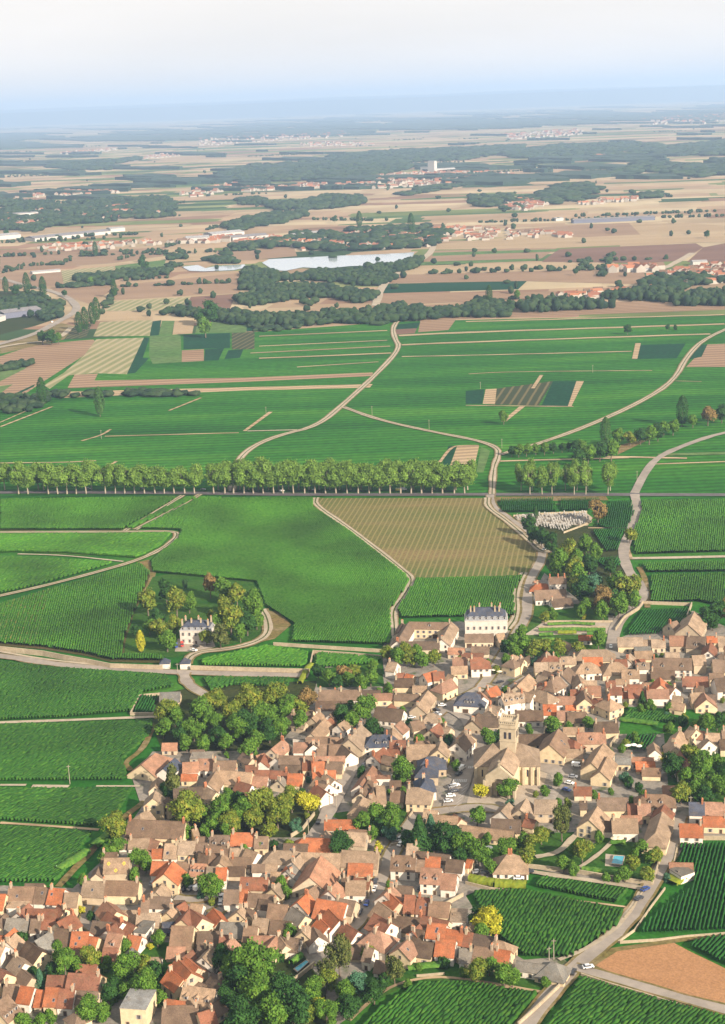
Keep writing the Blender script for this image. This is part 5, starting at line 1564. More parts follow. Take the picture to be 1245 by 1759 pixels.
TD = '''
285 1222 38 y|280 1250 30 g|310 1258 28 d|345 1222 44 g|368 1205 40 y|332 1250 36 g|347 1277 28 g|372 1265 30 d|397 1225 36 y|406 1247 40 g|386 1276 28 g|430 1202 46 y|428 1242 42 d|456 1225 44 g|472 1196 46 y|442 1270 30 g|492 1213 40 g|482 1250 36 g|512 1215 30 y|526 1198 34 r|514 1238 28 g|425 1288 30 g|300 1228 34 g|320 1275 26 g|365 1240 36 g|462 1255 34 d
253 1032 32 y|268 1062 26 d|285 1015 28 d|302 1032 34 y|318 1003 13 c|324 1032 26 g|360 1003 24 r t|385 1010 30 g|406 1020 28 y|395 1060 38 y|354 1094 22 y|378 1094 32 q|276 1076 32 y|286 1098 32 g|241 1102 13 Y p|432 1035 38 g|424 1072 30 d|440 1062 24 g|256 1075 24 g|412 1085 26 g|385 1040 26 y|300 1072 26 y|374 1070 30 g|366 1060 20 y|235 1085 20 d
908 900 24 d|930 922 26 d|946 932 24 d|974 948 32 y|960 968 36 g|986 977 30 y|1004 937 26 g|1024 948 24 g|1000 1012 32 d|1020 1002 28 b|1032 1026 34 r|1056 1002 34 g|1076 1006 36 y|1062 1036 34 g|1090 1002 30 y|1036 1048 26 g|990 960 24 g|1027 876 30 r|1082 917 22 y|1048 972 22 d|1086 1030 26 g|988 1004 26 y|995 988 30 g|1012 970 26 d|1045 1025 28 d|915 918 22 d|920 880 9 d c
900 1108 32 g|884 1118 26 g|916 1112 30 y|936 1110 26 y|962 1112 26 y|895 1086 22 g|1028 1098 28 g|996 1112 24 y|870 1132 18 g|851 1148 15 y|935 1060 16 y|950 1055 18 g|1003 1058 8 Y|880 1100 22 g|870 1112 22 d|1005 1040 20 g|1000 1050 18 g
1230 1050 30 d|1212 1060 28 d|1248 1048 30 r|1225 1070 20 d
665 1122 24 y|685 1127 28 g|705 1130 26 y|725 1131 26 g|744 1130 24 y|695 1115 22 y|715 1118 20 g
565 1162 24 g|590 1156 26 r|610 1152 24 y|636 1162 28 g|622 1172 24 g|546 1152 22 d|665 1180 16 y|600 1165 22 g|580 1172 20 d|640 1145 20 g
625 1217 40 g|606 1237 28 g|641 1247 26 d|584 1226 26 d|600 1215 20 d|654 1258 14 d
690 1322 40 g|720 1271 22 g|752 1263 16 g|765 1306 16 Y|826 1358 28 Y|872 1353 34 g|819 1400 32 g|950 1243 28 g|838 1262 24 g|855 1264 18 d|965 1412 34 q t|1103 1200 12 d c|975 1250 18 g|1011 1240 20 g|1115 1210 16 g|772 1268 14 d|764 1260 14 d
320 1392 56 y|336 1380 30 y|365 1412 32 g|380 1387 44 g|396 1412 36 y|420 1392 42 g|450 1378 50 y|436 1405 34 y|476 1398 42 y|460 1426 30 y|500 1372 36 y|528 1378 40 Y|197 1420 44 y|196 1456 36 g|238 1472 34 g|251 1484 26 g|319 1427 26 g|296 1342 28 q t|284 1352 20 d|345 1395 32 g|410 1375 30 d|485 1380 34 y|390 1425 24 g|290 1385 24 r|180 1475 22 g|230 1500 22 g|205 1490 18 d
586 1447 42 d|646 1396 38 g|671 1410 36 g|620 1412 30 g|676 1394 30 g|669 1432 24 b|720 1436 32 d c|740 1426 26 b c|766 1437 46 d|800 1450 40 g|822 1462 38 g|842 1488 24 g|700 1440 26 d|870 1456 34 g|905 1470 32 y|898 1442 22 g|985 1457 20 g|968 1482 28 g|985 1490 22 g|655 1420 26 d|640 1430 22 g|790 1470 26 d|745 1450 28 d|780 1440 28 d|835 1440 18 g|910 1445 26 y|930 1436 26 y|575 1468 16 g|650 1455 18 Y
1000 1460 34 y|1100 1456 24 g|1114 1470 22 g|1086 1482 24 y|1074 1500 26 g|1126 1470 24 y|1112 1502 26 y|1060 1506 18 g|1132 1460 14 Y|1090 1465 18 g|1030 1436 18 g|1040 1506 16 g|1146 1506 14 b
1155 1312 36 d|1185 1297 32 y|1206 1312 44 g|1230 1312 32 g|1176 1332 28 g|1170 1362 32 y|1190 1358 30 g|1212 1368 30 d|1225 1347 40 g|1246 1352 36 g|1214 1243 30 g|1208 1236 18 Y|1232 1238 28 d|1194 1246 20 g|1246 1228 20 g|1135 1300 14 Y|1245 1325 34 d|1195 1335 26 g|1235 1385 20 g|1120 1172 12 g|1148 1215 16 g
440 1648 68 g|410 1682 52 d|380 1643 38 d|440 1705 62 g|415 1745 60 d|502 1722 72 d|468 1738 60 g|536 1702 42 g|526 1742 40 y|560 1683 36 y|582 1640 40 q t|560 1665 32 q t|616 1690 38 b|642 1702 36 d|592 1702 36 g|600 1728 40 d|677 1662 30 q t|630 1635 26 y|660 1682 22 d|480 1690 44 d|395 1715 40 d|395 1665 36 g|560 1740 44 g|545 1725 34 Y
110 1652 42 g|155 1646 38 y|132 1658 28 g|215 1662 46 g|250 1692 46 g|226 1702 34 g|246 1656 30 y|214 1626 24 g|270 1612 26 g|68 1682 18 b c|150 1735 42 g|176 1738 30 g|40 1752 28 g|66 1754 24 g|92 1664 26 d|20 1690 14 g|190 1700 34 d|275 1715 24 g|182 1655 22 g|55 1672 22 d|268 1668 28 d|340 1730 16 g
322 1512 22 g|363 1522 40 g|120 1562 13 Y|141 1562 14 Y|155 1572 16 d|100 1628 22 g|258 1625 12 Y|480 1516 24 g|492 1530 20 g|498 1600 24 g|483 1640 18 d|420 1460 20 g|445 1455 16 g|470 1450 16 d|395 1720 24 g
841 1580 46 Y|820 1576 30 d|828 1600 30 g|820 1667 42 y|866 1672 44 g|880 1680 30 g|938 1686 18 g|756 1652 15 d|765 1654 17 d|840 1660 30 g|700 1690 16 g|710 1640 10 y|795 1670 16 g|720 1660 14 g|902 1662 14 g
170 690 15 p p|1040 742 16 p p|1172 706 17 d p|1060 748 24 g|1082 750 22 y|1100 748 22 d|1115 746 26 g|1156 732 22 g|1216 712 26 r|1240 710 24 d|1140 735 20 g|1190 722 18 g|1050 772 28 g|1030 774 26 d|1010 778 26 g|992 786 22 d|865 716 18 g|1000 764 18 g|1130 742 22 d|71 672 14 d p|1078 565 14 d|1147 562 8 d|1160 562 7 d|243 450 13 d|250 458 14 d|245 443 10 d|9 490 9 d p|45 488 11 d p|25 498 16 d|73 494 11 d p|195 495 9 d p|1214 402 10 d|988 466 9 d|706 384 10 d p|840 507 10 d p|888 506 12 g|875 522 12 d|135 555 12 d p|145 548 12 d p|158 540 12 d p|165 532 12 d p|72 578 18 d|88 578 20 d|100 580 14 g|110 503 10 d|155 482 12 g|352 560 26 g|360 535 30 d|345 545 20 d|640 392 8 d|575 376 9 d|617 378 9 d p|10 400 9 d|163 428 8 d p
'''
def put_tree(x, y, wpx, mat, kind=None):
    kind = kind or 'o'; s = S(x, y); w_ = wpx / s; ratio = dict(c=2.3, p=3.2, o=1.28, t=1.95)[kind]; kind = 'o' if kind == 't' else kind
    if mat == 'Y' and kind == 'o': ratio = 1.05
    if kind == 'o' and y < 1070 and y > 850: ratio = max(ratio, 1.5)
    h = w_ * ratio * random.uniform(.95, 1.06); zc = h * (.56 if kind == 'o' else .5); base = G(x, y, zc)
    clear = {'c': .08, 'p': .1}.get(kind, .24)
    nm = {'c': 'conifer', 'p': 'poplar_tree'}.get(kind, 'broadleaf_tree' if h > 7.3 else 'shrub')  # small broadleaf trees below the height cut are named shrub too
    r = tree(base, w_ * 1.12, h, kind, mat, nm, clear=clear if nm != 'shrub' else .05, big=(wpx >= 34 and y > 1150))
    TREES.append(dict(o=r, mat=mat, kind=kind, w=w_, h=h, px=(x, y), nm=nm)); return r
for row in TD.strip().splitlines():
    for e_ in row.split('|'):
        t_ = e_.split(); put_tree(float(t_[0]), float(t_[1]), float(t_[2]), t_[3], t_[4] if len(t_) > 4 else None)
for x0_, x1_, y0_, y1_, n in ((870, 1000, 776, 764, 9), (1000, 1050, 775, 768, 3)):
    for i in range(n):
        f = (i + .5) / n; put_tree(x0_ + f * (x1_ - x0_) + random.uniform(-3, 3), y0_ + f * (y1_ - y0_) + random.uniform(-1, 1), random.uniform(12, 18), random.choice('ddg'))
# the avenue of pollarded planes, two rows along the straight road
def avenue(xs, y, tag_, hm=25, wd=18.5):
    n = len(xs)
    for i, x in enumerate(xs):
        g = G(x, y); r = tree(g, wd * random.uniform(.92, 1.12), hm * random.uniform(.86, 1.06), 'o', 'a', 'plane_tree', bark='plane_bark', clear=.31)
        TREES.append(dict(o=r, mat='a', kind='A', px=(x, y), row=tag_, i=i, n=n, nm='plane_tree'))
avenue([32, 48, 83, 99, 115, 131, 148, 181, 198, 214, 231, 248, 266, 282, 299, 317, 334, 367, 386, 401, 419, 435, 452, 470, 486, 504, 523, 541, 559, 577, 596, 615, 634, 652, 670, 688, 706, 724, 742, 760, 780, 798], 848.5, 'near row')
avenue([8, 66, 75, 157, 375, 392, 412, 427, 444, 461, 479, 496, 513, 531, 548, 566, 583, 602, 620, 637, 655, 672, 692, 710, 728, 746, 764, 783, 803], 841.5, 'far row')
avenue([910, 931, 948, 986, 1006, 1044], 850.5, 'near group', 25, 12.5)
avenue([895, 914, 952, 971, 991, 1009, 1048], 843, 'far group', 25, 11.5)
# ---------------------------------------------------------------- what fills the gaps between the houses
VP = [G(x, y) for x, y in pts('240 1330 330 1300 440 1300 530 1215 600 1200 700 1180 790 1120 905 1130 1050 1125 1245 1100 1245 1300 1150 1400 1100 1420 960 1420 800 1400 700 1440 760 1540 800 1640 640 1640 560 1600 380 1640 300 1759 0 1759 0 1535 105 1535 185 1475 245 1400')]
def free(x, y, r, road=True, hs=True):
    for fx, fy, fa, hx, hy, ox_ in FOOT:
        dx, dy = x - fx, y - fy; u = dx * math.cos(fa) + dy * math.sin(fa) - ox_; v_ = -dx * math.sin(fa) + dy * math.cos(fa)
        if abs(u) < hx + r and abs(v_) < hy + r: return False
    for q, wd in ROADQ:
        for a_, c_ in zip(q, q[1:]):
            d_ = c_ - a_; t_ = max(0, min(1, ((x - a_.x) * d_.x + (y - a_.y) * d_.y) / max(1e-6, d_.x ** 2 + d_.y ** 2)))
            if math.hypot(x - a_.x - d_.x * t_, y - a_.y - d_.y * t_) < wd / 2 + r: return False
    return True
vx0, vx1 = min(p.x for p in VP), max(p.x for p in VP); vy0, vy1 = min(p.y for p in VP), max(p.y for p in VP); added = 0; RF = random.Random(11)
for _ in range(5000):
    if added >= 48: break
    x, y = RF.uniform(vx0, vx1), RF.uniform(vy0, vy1)
    if not inside((x, y), VP): continue
    px_ = P((x, y, 0))
    if 800 < px_[0] < 1000 and 1290 < px_[1] < 1400 or 740 < px_[0] < 830 and 1140 < px_[1] < 1400: continue
    if 1050 < px_[0] < 1160 and 1215 < px_[1] < 1300 or 270 < px_[0] < 550 and 1370 < px_[1] < 1440: continue
    near = min(FOOT, key=lambda f_: (f_[0] - x) ** 2 + (f_[1] - y) ** 2)
    W_, L_ = RF.uniform(5, 7), RF.uniform(6, 10)
    if math.hypot(near[0] - x, near[1] - y) > 19 or not free(x, y, 2.3): continue
    a_ = near[2] + RF.choice((0, 0, math.pi / 2)); d_ = Vector((math.cos(a_), math.sin(a_), 0)) * L_ / 2; c_ = Vector((x, y, 0))
    house(c_ - d_, c_ + d_, W_, RF.uniform(4.6, 7), RF.choice('TTBBPDRTG'), RF.choice('CYNW'), name='outbuilding', c=RF.choice((0, 0, 1))); added += 1
print('fill', added)
nsh = 0
for _ in range(6000):
    if nsh >= 130: break
    x, y = RF.uniform(vx0, vx1), RF.uniform(vy0, vy1)
    if not inside((x, y), VP) or not free(x, y, .9): continue
    px_ = P((x, y, 1.5)); put_tree(px_[0], px_[1], RF.uniform(2.6, 5.2) * S(*px_), RF.choice('ggdyggb')); nsh += 1
# ---------------------------------------------------------------- woods and belts of trees one cannot count
def ico():
    import bmesh
    bm = bmesh.new(); bmesh.ops.create_icosphere(bm, subdivisions=2, radius=1); v = np.array([x.co[:] for x in bm.verts]); f = np.array([[q.index for q in x.verts] for x in bm.faces]); bm.free(); return v, f
IV, IF = ico()
def blobs(name, c, w_, h, mats, label):
    """c: n x 2 ground points, w_, h: per blob; lumpy crowns"""
    n = len(c)
    if n == 0: return
    V = np.empty((n, len(IV), 3)); ph = RNG.random((n, 3, 1)) * 6.28
    k = 1 + .20 * np.sin(3.1 * IV[None, :, 0] + ph[:, 0]) + .18 * np.sin(4.3 * IV[None, :, 1] + ph[:, 1]) + RNG.normal(0, .11, (n, len(IV)))
    V[:, :, 0] = c[:, 0, None] + IV[None, :, 0] * k * w_[:, None] / 2; V[:, :, 1] = c[:, 1, None] + IV[None, :, 1] * k * w_[:, None] / 2
    V[:, :, 2] = h[:, None] * .52 + IV[None, :, 2] * k * h[:, None] * .5
    Q = (IF[None] + (np.arange(n) * len(IV))[:, None, None]).reshape(-1, 3); mi = np.repeat(RNG.integers(0, len(mats), n), len(IF))
    tag(mobj(name, npmesh(name, V.reshape(-1, 3), Q, mats, mi)), label, None, None, 'stuff')
WL = [noise_mat('wood leaves ' + k_, c_, .12, 5, .9, k=.62) for k_, c_ in (('a', [(.02, .05, .018), (.042, .08, .03)]), ('b', [(.028, .06, .022), (.06, .095, .04)]), ('c', [(.012, .036, .018), (.028, .058, .026)]))]
def wood(p, step, label, h=11, wd=None, name='woodland', mats=None, patch=0):
    q = [G(x, y) for x, y in pts(p)]; x0, x1 = min(a.x for a in q), max(a.x for a in q); y0, y1 = min(a.y for a in q), max(a.y for a in q); c = []
    n = int((x1 - x0) * (y1 - y0) / step ** 2); n = min(n, 60000)
    X = x0 + RNG.random(n) * (x1 - x0); Y = y0 + RNG.random(n) * (y1 - y0); ins = np.zeros(n, bool)
    for i in range(len(q)):
        a, d = q[i], q[i - 1]
        if a.y == d.y: continue
        cr_ = ((a.y > Y) != (d.y > Y)) & (X < (d.x - a.x) * (Y - a.y) / (d.y - a.y) + a.x); ins ^= cr_
    if patch: ins &= (np.sin(X / 37 + 2 * np.sin(Y / 61)) + np.sin(Y / 43 + 1.7 * np.sin(X / 53)) + RNG.normal(0, .35, n)) > patch
    c = np.stack([X[ins], Y[ins]], 1); n = len(c); w_ = (wd or step * 1.25) * (.7 + .6 * RNG.random(n)); hh = h * (.7 + .6 * RNG.random(n)); blobs(name, c, w_, hh, mats or WL, label)
def belt(p, step, wd, h, label, rows=2, name='tree_belt'):
    q = [G(x, y) for x, y in pts(p)]; c = []
    for a, d in zip(q, q[1:]):
        n = max(1, int((d - a).length / step))
        for i in range(n):
            for r in range(rows):
                t_ = (i + random.random()) / n; s_ = a.lerp(d, t_); c.append((s_.x + random.uniform(-1, 1) * wd * .7, s_.y + random.uniform(-1, 1) * wd * .9 * rows * .5))
    c = np.array(c); n = len(c); blobs(name, c, wd * (.6 + .7 * RNG.random(n)), h * (.6 + .7 * RNG.random(n)), WL, label)
WOODS = '''
9 9|412 500 420 462 450 466 470 470 500 478 560 466 600 462 690 455 735 438 720 455 690 475 655 490 640 515 620 522 560 512 540 525 500 530 430 528 405 520|wood around the lake shore
9 10|265 545 300 535 350 538 420 540 480 548 600 540 640 535 700 528 840 520 880 530 800 545 700 552 640 556 560 560 440 562 330 550|long belt of trees below the lake
8 12|890 530 960 518 1100 505 1245 500 1400 498 1400 522 1245 526 1100 527 960 535 900 540|belt of trees under the far village
9 9|800 533 850 524 880 528 880 545 820 547|clump where the belt narrows
12 12|1095 505 1110 485 1160 480 1245 482 1300 480 1300 495 1245 498 1130 512|trees among the far village houses
12 12|0 395 0 345 120 350 180 345 280 340 300 350 300 372 240 378 150 385 60 398|big wooded suburb on the plain
14 12|380 392 420 380 460 370 520 364 525 372 480 385 440 392 400 398|spur of wood on the plain
14 12|410 345 450 342 460 352 415 353|small square wood
14 12|455 352 520 348 560 338 625 340 625 352 560 360 470 362|wood in a strip beyond the spur
14 11|500 425 500 405 560 400 700 392 760 390 780 400 740 425 640 430 560 433|garden trees of the lakeside village
12 10|385 440 395 425 450 418 500 412 500 422 440 432|trees at the factory edge
16 14|380 300 430 285 520 280 600 275 690 270 700 290 640 305 560 310 480 312 400 312|broad dark forest on the plain
18 14|560 270 640 262 720 258 800 255 900 250 880 262 800 275 700 280 620 285|forest shelf behind the silo
16 14|80 288 100 280 200 276 235 270 240 275 180 285 190 292 130 293|isolated wood like a long leaf
16 12|800 340 870 336 900 345 900 358 860 362 810 352|trees about the plain village
14 12|900 345 960 320 1010 318 1030 330 1000 350 940 352|wood standing tall on the plain
18 14|870 262 960 250 1080 246 1130 250 1100 268 960 272 880 272|forest far beyond the fields
18 14|1120 255 1245 243 1400 240 1400 262 1245 268 1130 268|forest far out toward the open sky
18 14|1040 300 1110 280 1200 285 1300 285 1300 300 1200 305 1100 295 1060 305|wood along the distant stream
14 10|1090 335 1130 330 1130 340 1095 342|tidy far plantation
12 9|680 332 740 322 790 315 800 320 740 330 690 338|trees on the town approach
12 9|60 580 0 600 0 590 40 578|bank of bushes beside the highway
9 8|0 520 60 505 108 520 105 545 80 552 60 540 0 540|scrubland inside the highway bend
10 9|130 478 165 475 200 470 290 466 290 474 200 480 130 486|hedge belt between brown fields
8 6|108 492 150 488 190 486 190 490 120 496|thin dark hedge between ploughed fields
8 6|175 525 190 510 196 500 200 500 190 520 182 530|brush climbing the field edge
10 9|285 445 300 440 330 445 400 447 410 453 330 455 290 462|bushes by the small ponds
8 6|0 632 60 622 58 628 0 640|thin hedge round the green wedge
8 5|60 678 200 672 300 676 340 678 340 682 200 682 60 688|overgrown baulk with bushes
8 5|430 562 520 560 640 550 670 555 640 562 520 568 440 570|brown scrub under the belt
8 6|0 680 80 690 60 706 -20 715|dark hedge at the corner of the plots
'''
for ln in WOODS.strip().splitlines():
    a, p_, lb = ln.split('|'); st, h = map(float, a.split()); ys_ = [y for x, y in pts(p_)]; k = 1.0 if min(ys_) > 430 else (1.3 if min(ys_) > 330 else 2.1)
    wood(p_, st * k, lb, h=h, wd=st * k * 1.5, patch=dict(lake=-.55, tree=-.4, big=-.15, garden=-.2, scru=-.1, over=-.2, bush=-.4).get(next((w_ for w_ in ('lake', 'big', 'garden', 'scru', 'over', 'bush', 'tree') if w_ in lb), ''), 0))
# dark forests that close the plain, far off
def slabwood(cx, cy, wpx, hpx, k):
    q = [(cx + wpx / 2 * math.cos(t_) * (1 + .25 * math.sin(3 * t_ + k)), cy + hpx / 2 * math.sin(t_) * (1 + .2 * math.sin(5 * t_ + k))) for t_ in [i * .35 for i in range(18)]]
    return q
fb = MB(); rr = random.Random(5)
def far_slabs(n, ya, yb, wa, wb):
    for k in range(n):
        cx = rr.uniform(-150, 1400); d_ = rr.uniform(0, 1) ** .8; cy = yh(cx) + ya + (yb - ya) * d_; wp = rr.uniform(wa, wb) * (.5 + d_); hp = wp * rr.uniform(.012, .035) * (.5 + d_)
        q = [G(x, y) for x, y in slabwood(cx, cy, wp, hp, k)]; n_ = len(q); h = 13
        fb.add([(a.x, a.y, 0) for a in q] + [(a.x, a.y, h + rr.uniform(-3, 3)) for a in q], [tuple(range(n_, 2 * n_))] + [(i, (i + 1) % n_, n_ + (i + 1) % n_, n_ + i) for i in range(n_)])
far_slabs(135, 19, 52, 40, 190); far_slabs(190, 40, 150, 20, 120)
tag(mobj('forest', fb.mesh('forest', [noise_mat('far forest', [(.02, .045, .03), (.035, .065, .04)], .004, 4, k=.8)])), 'dark forests scattered over the far plain', None, None, 'stuff')
# single hedgerow trees dotted over the plain
c = []
for _ in range(150):
    px = rr.uniform(-20, 1265); py = yh(px) + 60 + 300 * rr.random(); g = G(px, py); c.append((g.x, g.y))
c = np.array(c); blobs('hedgerow_trees', c, 6 + 9 * RNG.random(len(c)), 7 + 6 * RNG.random(len(c)), WL, 'scattered hedgerow trees dotting the plain')
for a, b_, n in (((0, 470), (35, 462), 8), ((150, 487), (288, 478), 40), ((640, 540), (845, 530), 60), ((880, 515), (1000, 512), 20), ((30, 458), (108, 455), 14), ((790, 300), (960, 290), 40), ((820, 383), (1245, 372), 50), ((540, 378), (640, 380), 12)):
    belt('%f %f %f %f' % (*a, *b_), 9, 9, 8, 'line of small trees along a field edge at %s' % {0: 'the green corner plot', 150: 'the brown field', 640: 'the track end', 880: 'the stream', 30: 'the tan plots', 790: 'the silo town', 820: 'the long sheds', 540: 'the hayfield'}[a[0]], rows=1)
hb = []
for k in range(70):
    px = rr.uniform(-40, 1280); py = yh(px) + 45 + 260 * rr.random() ** 1.3; g = G(px, py); L_ = rr.uniform(60, 420); a_ = rr.choice((0, 0, 0, 1.45)) + rr.uniform(-.15, .15); n_ = int(L_ / rr.uniform(6, 16))
    for i in range(n_):
        t_ = rr.uniform(-.5, .5) * L_; hb.append((g.x + math.cos(a_) * t_ + rr.uniform(-4, 4), g.y + math.sin(a_) * t_ + rr.uniform(-5, 5)))
hb = np.array(hb); blobs('field_hedges', hb, 6 + 7 * RNG.random(len(hb)), 4 + 6 * RNG.random(len(hb)), WL, 'broken hedges and tree lines between the far fields')
# ---------------------------------------------------------------- far villages, seen as a mass of small houses
fm = MB(); FAR = [noise_mat('far wall', [(.50, .45, .39), (.62, .58, .51)], .05), flat('far tiles', (.19, .08, .05), .9), flat('far brown tiles', (.13, .085, .06), .9), flat('far orange tiles', (.26, .11, .06), .9)]
def far_village(p, n, s0=1.0):
    s0 *= 1.1; n = int(n * 1.5)
    q = [G(x, y) for x, y in pts(p)]; x0, x1 = min(a.x for a in q), max(a.x for a in q); y0, y1 = min(a.y for a in q), max(a.y for a in q); k = 0; t_ = 0
    while k < n and t_ < n * 40:
        t_ += 1; x = random.uniform(x0, x1); y = random.uniform(y0, y1)
        if not inside((x, y), q): continue
        k += 1; a = random.uniform(-.5, .5) + random.choice((0, 1.57)); L_ = random.uniform(5, 9) * s0; W_ = random.uniform(3.6, 5) * s0; e = random.uniform(3, 5.5) * s0; r = e + W_ * .75; ca, sa = math.cos(a), math.sin(a)
        T = lambda u, v_, z: (x + u * ca - v_ * sa, y + u * sa + v_ * ca, z)
        v = [T(-L_, -W_, 0), T(L_, -W_, 0), T(L_, W_, 0), T(-L_, W_, 0), T(-L_, -W_, e), T(L_, -W_, e), T(L_, W_, e), T(-L_, W_, e), T(-L_, 0, r), T(L_, 0, r)]
        fm.add(v, [(0, 1, 5, 4), (1, 2, 6, 9, 5), (2, 3, 7, 6), (3, 0, 4, 8, 7)], 0); fm.add([v[4], v[5], v[9], v[8], v[7], v[6]], [(0, 1, 2, 3), (3, 2, 5, 4)], random.choice((1, 1, 2, 3)))
for p_, n, s0 in (('500 432 500 415 560 410 620 400 700 398 745 400 740 425 640 430', 165, 1), ('745 395 800 390 900 398 980 402 980 408 860 412 760 415', 75, 1), ('395 425 420 410 480 408 500 415 480 424', 60, 1.1), ('1100 500 1110 478 1160 466 1200 458 1300 452 1300 480 1200 490', 127, 1.0), ('950 512 1010 502 1100 500 1110 508 1000 514', 39, 1),
                  ('0 372 60 362 180 355 280 350 290 370 150 380 0 395', 105, 1.1), ('560 320 620 305 700 298 760 295 880 298 880 310 760 318 650 325', 255, 1.3), ('0 340 60 330 200 325 210 332 60 340', 90, 1.3), ('220 272 300 262 310 268 240 275', 60, 1.3), ('860 360 880 345 930 345 940 352 900 362', 54, 1.2), ('990 350 1030 345 1090 342 1090 346 1000 354', 21, 1.2),
                  ('60 425 150 418 260 415 300 418 200 428 80 432', 39, 1.1), ('300 418 360 408 420 405 420 412 340 420', 33, 1.3), ('300 335 400 315 430 318 340 340', 33, 1.3), ('400 326 500 318 560 316 560 322 420 330', 105, 1.3), ('1020 268 1080 262 1080 266 1030 272', 30, 1.6), ('330 240 600 225 600 235 340 252', 90, 2), ('860 232 1000 222 1000 232 880 240', 90, 2), ('1100 205 1245 195 1245 212 1120 215', 90, 2.2), ('510 248 560 244 640 246 640 250 520 253', 45, 1.6), ('100 262 200 255 200 260 110 266', 45, 1.6), ('1050 466 1130 462 1130 467 1050 468', 12, 1.6)):
    far_village(p_, n, s0)
tag(mobj('far_villages', fm.mesh('far_villages', FAR)), 'small pale houses of the villages out on the plain', None, None, 'stuff')
# larger far buildings stand alone
BIG = '''
735 297 746 297 20 50 silo|tall white grain silo above the plain town
746 297 782 295 30 16 warehouse|white shed beside the grain silo
722 296 735 296 20 22 warehouse|low grey shed on the town side of the silo
8 548 72 540 38 9 warehouse|blue grey warehouse beside the highway bend
0 553 10 550 30 8 warehouse|small white store at the end of the warehouse
1058 466 1085 463 30 7 warehouse|grey roofed barn at the far village edge
1085 468 1130 466 18 5 warehouse|long white shed at the far village edge
985 384 1125 378 30 8 warehouse|long low line of sheds across the brown fields
955 380 968 379 20 7 warehouse|small white shed beyond the ploughed field
320 418 360 416 40 12 warehouse|white fronted factory by the tan fields
365 411 420 406 45 12 warehouse|factory hall with pale roof by the lake village
60 415 190 402 50 8 warehouse|long grey hall in the roadside works
0 412 36 409 45 10 warehouse|white hall at the edge of the wooded suburb
190 399 215 397 30 9 warehouse|pale hall with a mast behind the works
400 415 462 410 45 9 warehouse|flat roofed hall before the hedges
505 409 565 402 25 8 warehouse|white hall above the lakeside village
25 374 66 371 30 12 warehouse|cream institution in the wooded suburb
1190 457 1215 456 20 8 warehouse|large pale roofed house in the far village
56 471 104 467 18 4 warehouse|row of pale bins in the tan field
545 497 570 494 14 5 warehouse|small ruined shed inside the lake wood
613 552 632 549 8 4 warehouse|white hut under the tree belt
'''
for ln in BIG.strip().splitlines():
    a, lb = ln.split('|'); t_ = a.split(); x1, y1, x2, y2, dp, h = map(float, t_[:6]); a_, b_ = G(x1, y1), G(x2, y2); r, Ln = frame(t_[6], a_, b_)
    b = MB(); b.box(-Ln / 2, Ln / 2, 0, dp, 0, h); mobj('wall', b.mesh('wall', [M['wall']]), r, color=(.42, .41, .39) if 'blue' not in lb and 'low line' not in lb else (.13, .14, .19))
    b = MB(); b.prism(-Ln / 2 - .5, Ln / 2 + .5, [(-.6, h), (dp + .6, h), (dp / 2, h + dp * .09)]); mobj('roof', b.mesh('roof', [M['roof']]), r, color=(.27, .27, .28) if 'white' in lb or 'pale' in lb else (.17, .165, .18))
    tag(r, lb, 'silo' if t_[6] == 'silo' else 'warehouse')
# ---------------------------------------------------------------- hills that close the view
def hills(y, hgt, seed, col, name):
    xs = np.linspace(-30000, 30000, 240); rg = np.random.default_rng(seed); z = np.zeros_like(xs)
    for k in range(1, 14): z += np.sin(xs / 25000 * k * 2.3 + rg.random() * 6.28) / k ** 1.1
    z = hgt * (1 + .07 * np.clip(z, -2, 2)); v = []; f = []
    for i, (x, zz) in enumerate(zip(xs, z)):
        v += [(x, y - 3000, 0), (x, y - 900, zz * .7), (x, y, zz), (x, y + 2500, 0)]
        if i: f += [(4 * i - 4 + k, 4 * i + k, 4 * i + k + 1, 4 * i - 3 + k) for k in range(3)]
    tag(mobj(name, mesh(name, v, f, flat(name, col, 1), smooth=True)), kind='structure')
hills(46000, 370, 3, (.03, .05, .045), 'hills'); hills(57000, 470, 8, (.03, .05, .045), 'hills')
# ---------------------------------------------------------------- names that single each building and tree out
LMK = [('the church tower', 874, 1250), ('the church porch', 858, 1350), ('the farm court', 725, 1092), ('the white mansion', 838, 1070), ('the park wood', 400, 1250), ('the straight street', 596, 1335), ('the cafe square', 840, 1180), ('the walled vineyard', 1120, 1068), ('the bean rows', 1110, 1235), ('the clipped vine plot', 1098, 1280), ('the turquoise pool', 1062, 1480), ('the hip roofed villa', 875, 1478), ('the great brown barn', 545, 1490), ('the church car park', 950, 1345), ('the house with yellow roof lozenges', 196, 1485), ('the flat roofed block', 230, 1725), ('the dark wood', 450, 1690), ('the crossroads', 980, 1665), ('the yellow park trees', 430, 1400), ('the vineyard corner', 60, 1520), ('the big leafy vineyard', 930, 1590), ('the slate villa', 1022, 1335), ('the country house', 335, 1080), ('the cemetery', 950, 898), ('the avenue', 450, 840), ('the kitchen garden', 980, 1085), ('the zebra crossing', 785, 1345), ('the shaded lane', 690, 1440), ('the gravel yard', 330, 1530), ('the narrow lane', 635, 1550), ('the narrow pool', 518, 1664), ('the steep rowed vineyard', 1200, 1530), ('the cream barn', 1090, 1340), ('the brown barn', 255, 1310), ('the lime tree wood', 1205, 1330), ('the lake', 580, 450), ('the highway bend', 110, 520), ('the creek', 1080, 760), ('the terrace row', 130, 1530), ('the garden hollow', 200, 1660), ('the bright yellow tree', 841, 1580), ('the conifer garden', 745, 1440), ('the pale cross track', 1160, 960)]
